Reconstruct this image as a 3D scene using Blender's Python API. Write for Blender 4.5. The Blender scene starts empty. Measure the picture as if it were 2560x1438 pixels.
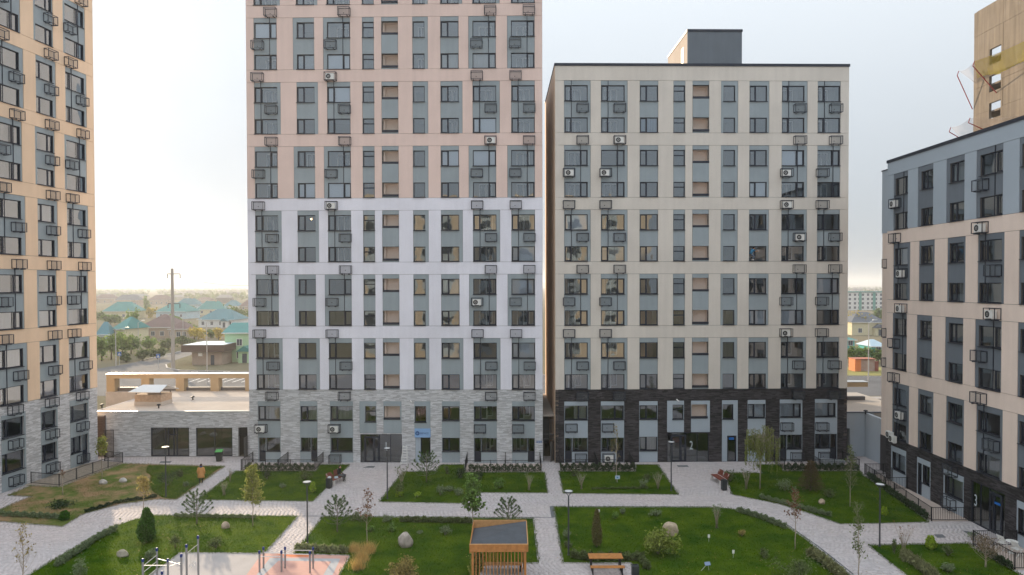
import bpy, math, random
import numpy as np
from mathutils import Vector, Matrix
R = math.radians
random.seed(11)
S = bpy.context.scene
COL = S.collection

# ------------------------------------------------------------------ camera
FPX, PW, PH = 1707.0, 2560.0, 1438.0
CAMH, PITCH, ROLL, HORIZ = 16.8, R(1.0), -0.0022, 712.0
PPY = HORIZ + FPX * math.tan(PITCH)
CROT = Matrix.Rotation(R(90) - PITCH, 3, 'X') @ Matrix.Rotation(ROLL, 3, 'Z')
cam = bpy.data.cameras.new('camera')
cam.sensor_width = 36.0
cam.lens = 36.0 * FPX / PW
cam.shift_y = (PPY - PH / 2) / PW
cam.clip_start, cam.clip_end = 0.3, 9000
camo = bpy.data.objects.new('camera', cam)
COL.objects.link(camo)
camo.matrix_world = Matrix.Translation((0, 0, CAMH)) @ CROT.to_4x4()
S.camera = camo
S.render.resolution_x, S.render.resolution_y = 1024, 575
S.view_settings.view_transform = 'Standard'
S.view_settings.look = 'None'
S.view_settings.gamma = 1.0
S.view_settings.use_curve_mapping = False
S.view_settings.exposure = 1.08

# ------------------------------------------------------------------ sky and sun
SUN_AZ, SUN_EL = R(-32.5), R(14.0)       # azimuth from +Y, negative towards -X
wd = bpy.data.worlds.new('World')
S.world = wd
wd.use_nodes = True
nt = wd.node_tree
nt.nodes.clear()
out = nt.nodes.new('ShaderNodeOutputWorld')
bg = nt.nodes.new('ShaderNodeBackground')
sky = nt.nodes.new('ShaderNodeTexSky')
sky.sky_type = 'NISHITA'
sky.sun_disc = False
sky.sun_elevation = SUN_EL
sky.sun_rotation = SUN_AZ
sky.air_density, sky.dust_density, sky.ozone_density = 1.0, 1.0, 2.0
hsv = nt.nodes.new('ShaderNodeHueSaturation')
hsv.inputs['Saturation'].default_value = 0.3
veil = nt.nodes.new('ShaderNodeMixRGB')       # thin high cloud veil over the whole sky, a little uneven
vcol = nt.nodes.new('ShaderNodeMixRGB')       # overcast luminance: zenith three times as bright as the horizon
vcol.inputs[1].default_value = (1.95, 2.2, 2.45, 1)
vcol.inputs[2].default_value = (7.9, 8.4, 8.9, 1)
tc = nt.nodes.new('ShaderNodeTexCoord')
vn = nt.nodes.new('ShaderNodeTexNoise')
vn.inputs['Scale'].default_value = 2.2
vn.inputs['Detail'].default_value = 4
vr = nt.nodes.new('ShaderNodeMapRange')
vr.inputs[1].default_value, vr.inputs[2].default_value = 0.3, 0.7
vr.inputs[3].default_value, vr.inputs[4].default_value = 0.91, 0.97
nt.links.new(tc.outputs['Generated'], vn.inputs['Vector'])
sx = nt.nodes.new('ShaderNodeSeparateXYZ')
nt.links.new(tc.outputs['Generated'], sx.inputs[0])
cl = nt.nodes.new('ShaderNodeClamp')
nt.links.new(sx.outputs['Z'], cl.inputs[0])
nt.links.new(cl.outputs[0], vcol.inputs[0])
nt.links.new(vcol.outputs[0], veil.inputs['Color2'])
nt.links.new(vn.outputs['Fac'], vr.inputs[0])
nt.links.new(vr.outputs[0], veil.inputs['Fac'])
nt.links.new(sky.outputs[0], hsv.inputs['Color'])
nt.links.new(hsv.outputs[0], veil.inputs['Color1'])
nt.links.new(veil.outputs[0], bg.inputs['Color'])
bg.inputs['Strength'].default_value = 0.10
nt.links.new(bg.outputs[0], out.inputs['Surface'])
sl = bpy.data.lights.new('sun', 'SUN')
sl.energy = 3.4
sl.angle = R(1.5)
sl.color = (1.0, 0.80, 0.56)
so = bpy.data.objects.new('sun', sl)
COL.objects.link(so)
sdir = Vector((math.sin(SUN_AZ) * math.cos(SUN_EL), math.cos(SUN_AZ) * math.cos(SUN_EL), math.sin(SUN_EL)))
so.rotation_euler = (-sdir).to_track_quat('-Z', 'Y').to_euler()
so.location = (-60, 40, 90)

# ------------------------------------------------------------------ helpers
def ray(x, y):
    return CROT @ Vector(((x - PW / 2) / FPX, -(y - PPY) / FPX, -1.0))
def gp(x, y, z=0.0):
    d = ray(x, y)
    t = (z - CAMH) / d.z
    return Vector((d.x * t, d.y * t, z))
def dp(x, y, Y):                    # point on the ray at distance Y
    d = ray(x, y)
    t = Y / d.y
    return Vector((d.x * t, Y, CAMH + d.z * t))
def ppm(Y):
    return FPX / Y

def tag(o, label=None, cat=None, group=None, kind=None):
    if label: o['label'] = label
    if cat: o['category'] = cat
    if group: o['group'] = group
    if kind: o['kind'] = kind
    return o
def empty(name, loc, rz=0.0, label=None, cat=None, group=None):
    o = bpy.data.objects.new(name, None)
    o.empty_display_size = 0.2
    COL.objects.link(o)
    o.location = loc
    o.rotation_euler = (0, 0, rz)
    return tag(o, label, cat, group)
def link(name, me, parent=None, loc=(0, 0, 0), rz=0.0):
    o = bpy.data.objects.new(name, me)
    COL.objects.link(o)
    o.parent = parent
    o.location = loc
    if rz: o.rotation_euler = (0, 0, rz)
    return o
def copy_tree(o, parent=None, depth=0):
    c = o.copy()
    COL.objects.link(c)
    c.parent = parent
    for ch in list(o.children):
        copy_tree(ch, c)
    return c

class MB:
    def __init__(s):
        s.v, s.f = [], []
    def quad(s, a, b, c, d):
        n = len(s.v); s.v += [tuple(a), tuple(b), tuple(c), tuple(d)]; s.f.append((n, n+1, n+2, n+3)); return s
    def tri(s, a, b, c):
        n = len(s.v); s.v += [tuple(a), tuple(b), tuple(c)]; s.f.append((n, n+1, n+2)); return s
    def hexa(s, p):                     # 8 points: bottom ring 0-3, top ring 4-7
        n = len(s.v); s.v += [tuple(q) for q in p]
        for q in ((3,2,1,0),(4,5,6,7),(0,1,5,4),(1,2,6,5),(2,3,7,6),(3,0,4,7)):
            s.f.append(tuple(n+i for i in q))
        return s
    def box(s, x0, y0, z0, x1, y1, z1):
        return s.hexa(((x0,y0,z0),(x1,y0,z0),(x1,y1,z0),(x0,y1,z0),(x0,y0,z1),(x1,y0,z1),(x1,y1,z1),(x0,y1,z1)))
    def bar(s, a, b, w, h=None):        # square bar from a to b
        a, b = Vector(a), Vector(b); h = h or w
        d = (b - a).normalized()
        u = d.cross(Vector((0,0,1)))
        if u.length < 1e-3: u = Vector((1,0,0))
        u.normalize(); v = u.cross(d).normalized()
        u *= w/2; v *= h/2
        return s.hexa((a-u-v, a+u-v, a+u+v, a-u+v, b-u-v, b+u-v, b+u+v, b-u+v))
    def tube(s, pts, rad, n=6, cap=True):
        pts = [Vector(p) for p in pts]
        rad = rad if isinstance(rad, (list, tuple)) else [rad]*len(pts)
        base = len(s.v); ref = Vector((0.31, 0.77, 0.56))
        for i, p in enumerate(pts):
            d = (pts[min(i+1, len(pts)-1)] - pts[max(i-1, 0)])
            d = d.normalized() if d.length > 1e-6 else Vector((0,0,1))
            u = d.cross(ref)
            if u.length < 1e-2: u = d.cross(Vector((1,0,0)))
            u.normalize(); v = d.cross(u)
            for k in range(n):
                a = 2*math.pi*k/n
                s.v.append(tuple(p + (u*math.cos(a) + v*math.sin(a))*rad[i]))
        for i in range(len(pts)-1):
            for k in range(n):
                a, b = base+i*n+k, base+i*n+(k+1) % n
                s.f.append((a, b, b+n, a+n))
        if cap:
            s.f.append(tuple(base+k for k in reversed(range(n))))
            e = base+(len(pts)-1)*n
            s.f.append(tuple(e+k for k in range(n)))
        return s
    def prism(s, poly, z0, z1):
        n = len(s.v); k = len(poly)
        s.v += [(p[0], p[1], z0) for p in poly] + [(p[0], p[1], z1) for p in poly]
        s.f.append(tuple(n+i for i in reversed(range(k))))
        s.f.append(tuple(n+k+i for i in range(k)))
        for i in range(k):
            j = (i+1) % k
            s.f.append((n+i, n+j, n+k+j, n+k+i))
        return s
    def lathe(s, prof, n=12, c=(0,0)):
        base = len(s.v)
        for r, z in prof:
            for k in range(n):
                a = 2*math.pi*k/n
                s.v.append((c[0]+r*math.cos(a), c[1]+r*math.sin(a), z))
        for i in range(len(prof)-1):
            for k in range(n):
                a, b = base+i*n+k, base+i*n+(k+1) % n
                s.f.append((a, b, b+n, a+n))
        s.f.append(tuple(base+k for k in reversed(range(n))))
        e = base+(len(prof)-1)*n
        s.f.append(tuple(e+k for k in range(n)))
        return s
    def mesh(s, name, mat, smooth=False):
        me = bpy.data.meshes.new(name)
        me.from_pydata(s.v, [], s.f)
        if mat: me.materials.append(mat)
        if smooth:
            me.polygons.foreach_set('use_smooth', [True]*len(me.polygons))
        me.update()
        return me
    def build(s, name, mat, parent=None, loc=(0,0,0), rz=0.0, smooth=False):
        return link(name, s.mesh(name, mat, smooth), parent, loc, rz)

def quads_mesh(name, arr, mat):         # arr: (n, k, 3) array of k-gons
    arr = np.asarray(arr, dtype=np.float32)
    n, k = arr.shape[0], arr.shape[1]
    me = bpy.data.meshes.new(name)
    me.vertices.add(n*k); me.vertices.foreach_set('co', arr.reshape(-1))
    me.loops.add(n*k); me.loops.foreach_set('vertex_index', np.arange(n*k, dtype=np.int32))
    me.polygons.add(n)
    me.polygons.foreach_set('loop_start', np.arange(0, n*k, k, dtype=np.int32))
    me.polygons.foreach_set('loop_total', np.full(n, k, dtype=np.int32))
    me.materials.append(mat)
    me.update(calc_edges=True)
    return me

def in_poly(px, py, poly):
    c = np.zeros(np.shape(px), bool)
    k = len(poly)
    for i in range(k):
        x0, y0 = poly[i][0], poly[i][1]
        x1, y1 = poly[(i+1) % k][0], poly[(i+1) % k][1]
        if y0 == y1: continue
        m = ((y0 > py) != (y1 > py)) & (px < (x1-x0)*(py-y0)/(y1-y0)+x0)
        c ^= m
    return c

# ------------------------------------------------------------------ materials
MATS = {}
def mat(name, col, rough=0.8, metal=0.0, spec=0.3, noise=None, bump=None, island=None, trans=0.0, emit=None, streak=0.0):
    """noise=(scale, amount[, colour2]); bump=(scale, strength); island=amount of per-piece tone"""
    if name in MATS: return MATS[name]
    m = bpy.data.materials.new(name); m.use_nodes = True
    t = m.node_tree; N = t.nodes; L = t.links
    b = N['Principled BSDF']
    b.inputs['Roughness'].default_value = rough
    b.inputs['Metallic'].default_value = metal
    b.inputs['Specular IOR Level'].default_value = spec
    c4 = (col[0], col[1], col[2], 1)
    b.inputs['Base Color'].default_value = c4
    cur = None
    geo = N.new('ShaderNodeNewGeometry')
    if noise:
        tx = N.new('ShaderNodeTexNoise'); tx.inputs['Scale'].default_value = noise[0]
        tx.inputs['Detail'].default_value = 5; tx.inputs['Roughness'].default_value = 0.62
        L.new(geo.outputs['Position'], tx.inputs['Vector'])
        mr = N.new('ShaderNodeMapRange'); mr.inputs[1].default_value = 0.3; mr.inputs[2].default_value = 0.7
        L.new(tx.outputs['Fac'], mr.inputs[0])
        mx = N.new('ShaderNodeMixRGB')
        a = noise[1]
        if len(noise) > 2:
            mx.inputs[1].default_value = c4
            mx.inputs[2].default_value = (*noise[2], 1)
            mr.inputs[4].default_value = a
        else:
            mx.inputs[1].default_value = tuple(x*(1-a) for x in col)+(1,)
            mx.inputs[2].default_value = tuple(min(1, x*(1+a)) for x in col)+(1,)
        L.new(mr.outputs[0], mx.inputs[0])
        cur = mx.outputs[0]
    if streak:                      # faint vertical weathering
        vm = N.new('ShaderNodeMapping'); vm.inputs['Scale'].default_value = (2.6, 2.6, 0.16)
        ts = N.new('ShaderNodeTexNoise'); ts.inputs['Scale'].default_value = 1.0; ts.inputs['Detail'].default_value = 6
        L.new(geo.outputs['Position'], vm.inputs[0]); L.new(vm.outputs[0], ts.inputs['Vector'])
        rs = N.new('ShaderNodeMapRange'); rs.inputs[1].default_value = .35; rs.inputs[2].default_value = .7; rs.inputs[3].default_value = 1.0; rs.inputs[4].default_value = 1-streak
        L.new(ts.outputs['Fac'], rs.inputs[0])
        hs = N.new('ShaderNodeHueSaturation'); L.new(rs.outputs[0], hs.inputs['Value'])
        if cur: L.new(cur, hs.inputs['Color'])
        else: hs.inputs['Color'].default_value = c4
        cur = hs.outputs[0]
    if island:
        h = N.new('ShaderNodeHueSaturation')
        mr2 = N.new('ShaderNodeMapRange'); mr2.inputs[3].default_value = 1-island; mr2.inputs[4].default_value = 1+island
        L.new(geo.outputs['Random Per Island'], mr2.inputs[0])
        L.new(mr2.outputs[0], h.inputs['Value'])
        if cur: L.new(cur, h.inputs['Color'])
        else: h.inputs['Color'].default_value = c4
        cur = h.outputs[0]
    if cur: L.new(cur, b.inputs['Base Color'])
    if bump:
        tb = N.new('ShaderNodeTexNoise'); tb.inputs['Scale'].default_value = bump[0]; tb.inputs['Detail'].default_value = 4
        L.new(geo.outputs['Position'], tb.inputs['Vector'])
        bm = N.new('ShaderNodeBump'); bm.inputs['Strength'].default_value = bump[1]; bm.inputs['Distance'].default_value = 0.02
        L.new(tb.outputs['Fac'], bm.inputs['Height']); L.new(bm.outputs[0], b.inputs['Normal'])
    if trans:                       # leaf translucency
        tr = N.new('ShaderNodeBsdfTranslucent'); ms = N.new('ShaderNodeMixShader'); ms.inputs[0].default_value = trans
        if cur: L.new(cur, tr.inputs['Color'])
        else: tr.inputs['Color'].default_value = c4
        L.new(b.outputs[0], ms.inputs[1]); L.new(tr.outputs[0], ms.inputs[2])
        L.new(ms.outputs[0], N['Material Output'].inputs['Surface'])
    if emit:
        b.inputs['Emission Color'].default_value = (*emit[0], 1); b.inputs['Emission Strength'].default_value = emit[1]
    MATS[name] = m
    return m

def glass_mat(name, tint, refl, wav=0.14):
    if name in MATS: return MATS[name]
    m = bpy.data.materials.new(name); m.use_nodes = True
    t = m.node_tree; N = t.nodes; L = t.links; N.clear()
    o = N.new('ShaderNodeOutputMaterial'); ms = N.new('ShaderNodeMixShader')
    tr = N.new('ShaderNodeBsdfTransparent'); tr.inputs[0].default_value = (*tint, 1)
    gl = N.new('ShaderNodeBsdfGlossy'); gl.inputs['Roughness'].default_value = 0.015; gl.inputs['Color'].default_value = (0.86, 0.94, 1, 1)
    fr = N.new('ShaderNodeFresnel'); fr.inputs['IOR'].default_value = 1.5
    ad = N.new('ShaderNodeMath'); ad.operation = 'ADD'; ad.inputs[1].default_value = refl; ad.use_clamp = True
    geo = N.new('ShaderNodeNewGeometry'); tx = N.new('ShaderNodeTexNoise'); tx.inputs['Scale'].default_value = 0.9; tx.inputs['Detail'].default_value = 1
    bp = N.new('ShaderNodeBump'); bp.inputs['Strength'].default_value = wav; bp.inputs['Distance'].default_value = 0.05
    L.new(geo.outputs['Position'], tx.inputs['Vector']); L.new(tx.outputs['Fac'], bp.inputs['Height']); L.new(bp.outputs[0], gl.inputs['Normal'])
    L.new(fr.outputs[0], ad.inputs[0]); L.new(ad.outputs[0], ms.inputs[0])
    L.new(tr.outputs[0], ms.inputs[1]); L.new(gl.outputs[0], ms.inputs[2]); L.new(ms.outputs[0], o.inputs['Surface'])
    MATS[name] = m
    return m

M_JOINT = mat('joint', (0.10, 0.09, 0.085), 0.9)
M_GREY = mat('grey_render', (0.315, 0.365, 0.395), 0.85, noise=(0.35, 0.07), bump=(60, 0.15), streak=.07)
M_GREYD = mat('dark_grey_render', (0.15, 0.175, 0.205), 0.85, noise=(0.35, 0.07), bump=(60, 0.15), streak=.07)
M_GREYL = mat('pale_grey_render', (0.38, 0.44, 0.50), 0.85, noise=(0.3, 0.05), bump=(60, 0.15))
M_PINK = mat('pink_render', (0.77, 0.60, 0.54), 0.88, noise=(0.22, 0.07), bump=(60, 0.15), streak=.06)
M_WHITE = mat('white_render', (0.79, 0.79, 0.87), 0.88, noise=(0.22, 0.07), bump=(60, 0.15), streak=.06)
M_BEIGE = mat('beige_render', (0.68, 0.63, 0.57), 0.88, noise=(0.22, 0.07), bump=(60, 0.15), streak=.06)
M_PEACH = mat('peach_render', (0.80, 0.60, 0.43), 0.88, noise=(0.22, 0.07), bump=(60, 0.15), streak=.06)
M_ROSE = mat('rose_render', (0.80, 0.665, 0.58), 0.88, noise=(0.22, 0.07), bump=(60, 0.15), streak=.06)
M_LOGGIA = mat('loggia_render', (0.85, 0.73, 0.65), 0.88, noise=(0.4, 0.05))
M_NAVY = mat('navy_metal', (0.022, 0.027, 0.042), 0.45, 0.2, 0.4)
M_BLACKM = mat('black_metal', (0.018, 0.019, 0.022), 0.5, 0.3, 0.4)
M_BRICKL = mat('light_brick', (0.56, 0.57, 0.59), 0.9, island=0.27, noise=(1.5, 0.12, (0.42, 0.36, 0.35)))
M_MORTL = mat('light_mortar', (0.42, 0.42, 0.43), 0.95)
M_BRICKD = mat('dark_brick', (0.042, 0.038, 0.042), 0.7, island=0.75, noise=(0.9, 0.25), spec=0.4)
M_MORTD = mat('dark_mortar', (0.022, 0.021, 0.022), 0.95)
M_ROOM = mat('room_wall', (0.30, 0.27, 0.24), 0.9)
M_WFRAME = mat('white_frame', (0.78, 0.78, 0.77), 0.5)
M_CURT = mat('curtain_white', (0.72, 0.70, 0.68), 0.9, trans=0.3)
M_CURTB = mat('curtain_blue', (0.22, 0.32, 0.50), 0.9, trans=0.3)
M_BLIND = mat('blind_white', (0.66, 0.70, 0.76), 0.7)
M_ORANGER = mat('room_orange', (0.55, 0.30, 0.13), 0.9)
M_GLASS = glass_mat('window_glass', (0.82, 0.86, 0.89), 0.19)
M_GLASSD = glass_mat('entrance_glass', (0.62, 0.66, 0.64), 0.16, 0.15)
M_INGLASS = glass_mat('inner_glass', (0.35, 0.38, 0.40), 0.06, 0.1)
M_WHITEM = mat('white_plastic', (0.72, 0.72, 0.70), 0.5)
M_GREYM = mat('grey_metal', (0.12, 0.125, 0.13), 0.45, 0.5, 0.5)
# ================================================================== apartment buildings
CACHE = {}
M_BASKDARK = mat('basket_darkening', (0.10, 0.115, 0.13), .6)  # see-through dark tone for the inside of empty baskets
M_BASKDARK.node_tree.nodes['Principled BSDF'].inputs['Alpha'].default_value = .32
def cached(key, fn):
    if key not in CACHE: CACHE[key] = fn()
    return CACHE[key]
M_INPANE = mat('inner_pane', (0.05, 0.055, 0.06), 0.15, 0, 0.5)
M_INWALL = mat('inner_wall', (0.48, 0.43, 0.38), 0.9, noise=(0.6, 0.06))
M_INWALLB = mat('inner_wall_cool', (0.30, 0.32, 0.35), 0.9, noise=(0.6, 0.06))

def free_rects(u0, u1, z0, z1, ops):
    zs = sorted(set([z0, z1] + [min(max(z, z0), z1) for o in ops for z in (o[2], o[3])]))
    res = []
    for a, b in zip(zs[:-1], zs[1:]):
        if b - a < 1e-4: continue
        m = (a + b) / 2
        cuts = sorted((max(o[0], u0), min(o[1], u1)) for o in ops if o[2] < m < o[3] and o[1] > u0 and o[0] < u1)
        u = u0
        for c0, c1 in cuts:
            if c0 > u + 1e-4: res.append((u, c0, a, b))
            u = max(u, c1)
        if u1 > u + 1e-4: res.append((u, u1, a, b))
    return res

def win_parts(w, h, kind, mull):
    """bars and pane rectangles of one window"""
    f = 0.065
    bars = [(0, 0, w, f), (0, h-f, w, h), (0, f, f, h-f), (w-f, f, w, h-f)]
    panes = []
    if kind == 'two':
        m = w*mull
        bars.append((m-0.05, f, m+0.05, h-f))
        n0, n1 = (f, m-0.05) if mull < 0.5 else (m+0.05, w-f)
        e = 0.05
        bars += [(n0, f, n1, f+e), (n0, h-f-e, n1, h-f), (n0, f+e, n0+e, h-f-e), (n1-e, f+e, n1, h-f-e)]
        panes = [(f, m-0.05), (m+0.05, w-f)]
        panes = [(a, f, b, h-f) for a, b in panes]
    elif kind == 'transom':
        z = h*0.66
        bars += [(f, z-0.05, w-f, z+0.05)]
        panes = [(f, f, w-f, z-0.05), (f, z+0.05, w-f, h-f)]
    else:
        panes = [(f, f, w-f, h-f)]
    return bars, panes

def curtain_mesh(x0, x1, z0, z1, m, amp=0.03, wl=0.14):
    mb = MB(); n = max(6, int((x1-x0)/wl*6))
    rnd = random.Random(int(x1*100+z1*10))
    ph = 0; pts = []
    for i in range(n+1):
        x = x0+(x1-x0)*i/n; ph += 1.05*rnd.uniform(0.6, 1.4)
        pts.append((x, amp*math.sin(ph)))
    for (a, ya), (b, yb) in zip(pts[:-1], pts[1:]):
        mb.quad((a, ya, z0), (b, yb, z0), (b, yb*1.0, z1), (a, ya, z1))
    return mb.mesh('curtain', m, True)

def make_window(parent, u0, u1, z0, z1, kind='two', mull=0.4, content='d', y=0.10, sill=True):
    w, h = round(u1-u0, 3), round(z1-z0, 3)
    bars, panes = win_parts(w, h, kind, mull)
    key = (w, h, kind, round(mull, 2))
    def fr():
        mb = MB()
        for b in bars: mb.box(b[0], 0, b[1], b[2], 0.07, b[3])
        return mb.mesh('window', M_NAVY)
    o = link('window', cached(('fr',)+key, fr), parent, (u0, y, z0))
    for i, p in enumerate(panes):
        link('pane', cached(('pn', i)+key, lambda: MB().quad((p[0], .03, p[1]), (p[2], .03, p[1]), (p[2], .03, p[3]), (p[0], .03, p[3])).mesh('pane', M_GLASS)), o)
    if sill:
        link('sill', cached(('sl', w), lambda: MB().box(-0.05, -0.235, -0.045, w+0.05, 0.0, 0.0).mesh('sill', M_NAVY)), o)
    rm = {'o': M_ORANGER, 'k': M_INWALLB}.get(content, M_ROOM)
    def room():
        a, b, c, d, e = -0.2, w+0.2, 0.16, 3.0, -0.75
        g = h+0.22
        if content in 'lm': d = 1.55
        mb = MB()
        mb.quad((a, d, e), (b, d, e), (b, d, g), (a, d, g)).quad((a, c, e), (a, d, e), (a, d, g), (a, c, g))
        mb.quad((b, c, e), (b, d, e), (b, d, g), (b, c, g)).quad((a, c, g), (b, c, g), (b, d, g), (a, d, g)).quad((a, c, e), (b, c, e), (b, d, e), (a, d, e))
        return mb.mesh('room', M_INWALL if content == 'l' else M_INWALLB if content == 'm' else rm)
    link('room', cached(('rm', w, h, content if content in 'lmok' else 'd'), room), o)
    if content in 'lm':
        def inner():
            mb = MB(); x0, x1 = w*0.22, w*0.80; s = x0+(x1-x0)*0.52
            for b in ((x0, -0.7, x0+.09, h+.05), (x1-.09, 0.1, x1, h+.05), (s-.06, -0.7, s+.06, h+.05), (x0, h-.03, x1, h+.05), (s, 0.1, x1, 0.19), (x0, -0.2, s, -0.1)):
                mb.box(b[0], 1.46, b[1], b[2], 1.53, b[3])
            return mb.mesh('inner_window', M_WFRAME)
        link('inner_window', cached(('iw',)+key, inner), o)
        link('inner_pane', cached(('ip',)+key, lambda: MB().quad((w*.22, 1.51, -.7), (w*.51, 1.51, -.7), (w*.51, 1.51, h), (w*.22, 1.51, h)).quad((w*.51, 1.51, .12), (w*.8, 1.51, .12), (w*.8, 1.51, h), (w*.51, 1.51, h)).mesh('inner_pane', M_INPANE)), o)
    if content in 'cbq':
        m = {'c': M_CURT, 'b': M_CURTB, 'q': M_CURT}[content]
        x0 = w*0.42 if content == 'q' else 0.05
        link('curtain', cached(('cu', content)+key, lambda: curtain_mesh(x0, w-0.05, 0.0, h, m)), o, (0, 0.22, 0))
    if content in 'wv':
        def bl():
            mb = MB()
            if content == 'w': mb.box(0.05, 0.12, 0.05, w-0.05, 0.125, h-0.05)
            else:
                z = 0.07
                while z < h-0.06:
                    mb.quad((0.06, .10, z), (w-.06, .10, z), (w-.06, .13, z+.05), (.06, .13, z+.05)); z += .06
            return mb.mesh('blind', M_BLIND)
        link('blind', cached(('bl', content)+key, bl), o)
    return o

def basket_mesh():
    mb = MB(); w, d, h, t = 1.12, 0.46, 0.78, 0.042
    for x in (0, w-t):
        for y0 in (-0.06-t, -0.06-d):
            mb.box(x, y0, 0, x+t, y0+t, h)
    for z in (0, h-t):
        for y0 in (-0.06-t, -0.06-d): mb.box(t, y0, z, w-t, y0+t, z+t)
        for x in (0, w-t): mb.box(x, -0.06-d+t, z, x+t, -0.06-t, z+t)
    for x in (0.22, w-0.26): mb.box(x, -0.06-d, -0.06, x+0.05, 0.0, -0.003)
    return mb.mesh('basket', M_NAVY)
def ac_mesh():
    mb = MB(); mb.box(0, 0, 0, 0.78, 0.28, 0.54)
    mb.box(0.02, -0.012, 0.02, 0.52, -0.003, 0.52)
    for x in (0.06, 0.62): mb.box(x, 0.02, -0.05, x+0.1, 0.26, -0.002)
    return mb.mesh('air_conditioner', M_WHITEM)
def fan_mesh():
    mb = MB(); cx, cz = 0.27, 0.27
    for r0, r1 in ((0.0, 0.07), (0.10, 0.22)):
        for k in range(20):
            a, b = 2*math.pi*k/20, 2*math.pi*(k+1)/20
            mb.quad((cx+r0*math.cos(a), -0.018, cz+r0*math.sin(a)), (cx+r1*math.cos(a), -0.018, cz+r1*math.sin(a)), (cx+r1*math.cos(b), -0.018, cz+r1*math.sin(b)), (cx+r0*math.cos(b), -0.018, cz+r0*math.sin(b)))
    return mb.mesh('fan', M_BLACKM)
def put_basket(root, u, z, ac=False):
    b = link('basket', cached('basket', basket_mesh), root, (u, 0, z))
    if not ac:
        link('darkening_sheet', cached('bpan', lambda: MB().quad((.05, -.50, .05), (1.07, -.50, .05), (1.07, -.50, .73), (.05, -.50, .73)).mesh('darkening_sheet', M_BASKDARK)), b)  # added sheet, no panel there; makes the inside of empty baskets look darker
        link('back_plate', cached('bpl', lambda: MB().box(.45, -.075, .3, .52, -.062, .37).mesh('back_plate', M_BLACKM)), b)
    return b
def wpt(root, u, y, z):
    return root.location + Matrix.Rotation(root.rotation_euler.z, 3, 'Z') @ Vector((u, y, z))
def put_ac(root, u, z, what):
    o = link('air_conditioner', cached('ac', ac_mesh), None, wpt(root, u+0.08+random.uniform(0, .14), -0.46, z+0.09), root.rotation_euler.z)
    link('fan', cached('fan', fan_mesh), o)
    return tag(o, 'white air conditioner unit in a metal wall basket of the '+what, 'air conditioner', 'air conditioners on the '+what)

def panel(root, name, rects, y0, y1, m, g=0.0):
    rects = list(rects); comp = []
    for r in rects:                 # pieces that touch form one panel
        hit = [c for c in comp if any(r[0] < q[1]+1e-3 and r[1] > q[0]-1e-3 and r[2] < q[3]+1e-3 and r[3] > q[2]-1e-3 and min(r[1], q[1])-max(r[0], q[0])+min(r[3], q[3])-max(r[2], q[2]) > .01 for q in c)]
        new = [r]
        for c in hit: new += c; comp.remove(c)
        comp.append(new)
    for c in comp:
        mb = MB()
        for u0, u1, z0, z1 in c: mb.box(u0+g, y0, z0+g, u1-g, y1, z1-g)
        mb.build(name, m, root)

def back_wall(root, name, W, z0, z1, ops, m, th=0.32):
    mb = MB()
    for u0, u1, a, b in free_rects(0, W, z0, z1, ops):
        mb.quad((u0, 0, a), (u1, 0, a), (u1, 0, b), (u0, 0, b))
    for u0, u1, a, b in ops:
        mb.quad((u0, 0, a), (u0, th, a), (u0, th, b), (u0, 0, b)).quad((u1, 0, a), (u1, 0, b), (u1, th, b), (u1, th, a))
        mb.quad((u0, 0, b), (u0, th, b), (u1, th, b), (u1, 0, b)).quad((u0, 0, a), (u1, 0, a), (u1, th, a), (u0, th, a))
    return mb.build(name, m, root)

def loggia(root, u0, u1, z0, z1):
    """open niche; z0 is the top of the coping"""
    mb = MB(); d = .85; zf = z0-1.0
    for q in (((u0, d, zf), (u1, d, zf), (u1, d, z1), (u0, d, z1)), ((u0, 0, zf), (u0, d, zf), (u0, d, z1), (u0, 0, z1)),
              ((u1, 0, zf), (u1, d, zf), (u1, d, z1), (u1, 0, z1)), ((u0, 0, z1), (u1, 0, z1), (u1, d, z1), (u0, d, z1)), ((u0, 0, zf), (u1, 0, zf), (u1, d, zf), (u0, d, zf))):
        mb.quad(*q)
    mb.box(u0, 0.4, zf+.01, u0+0.14, 0.7, z1-.01)
    o = mb.build('loggia', M_LOGGIA, root)
    MB().box(u0-0.04, -0.10, z0-0.2, u1+0.04, 0.12, z0).build('coping', M_NAVY, o)

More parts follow.
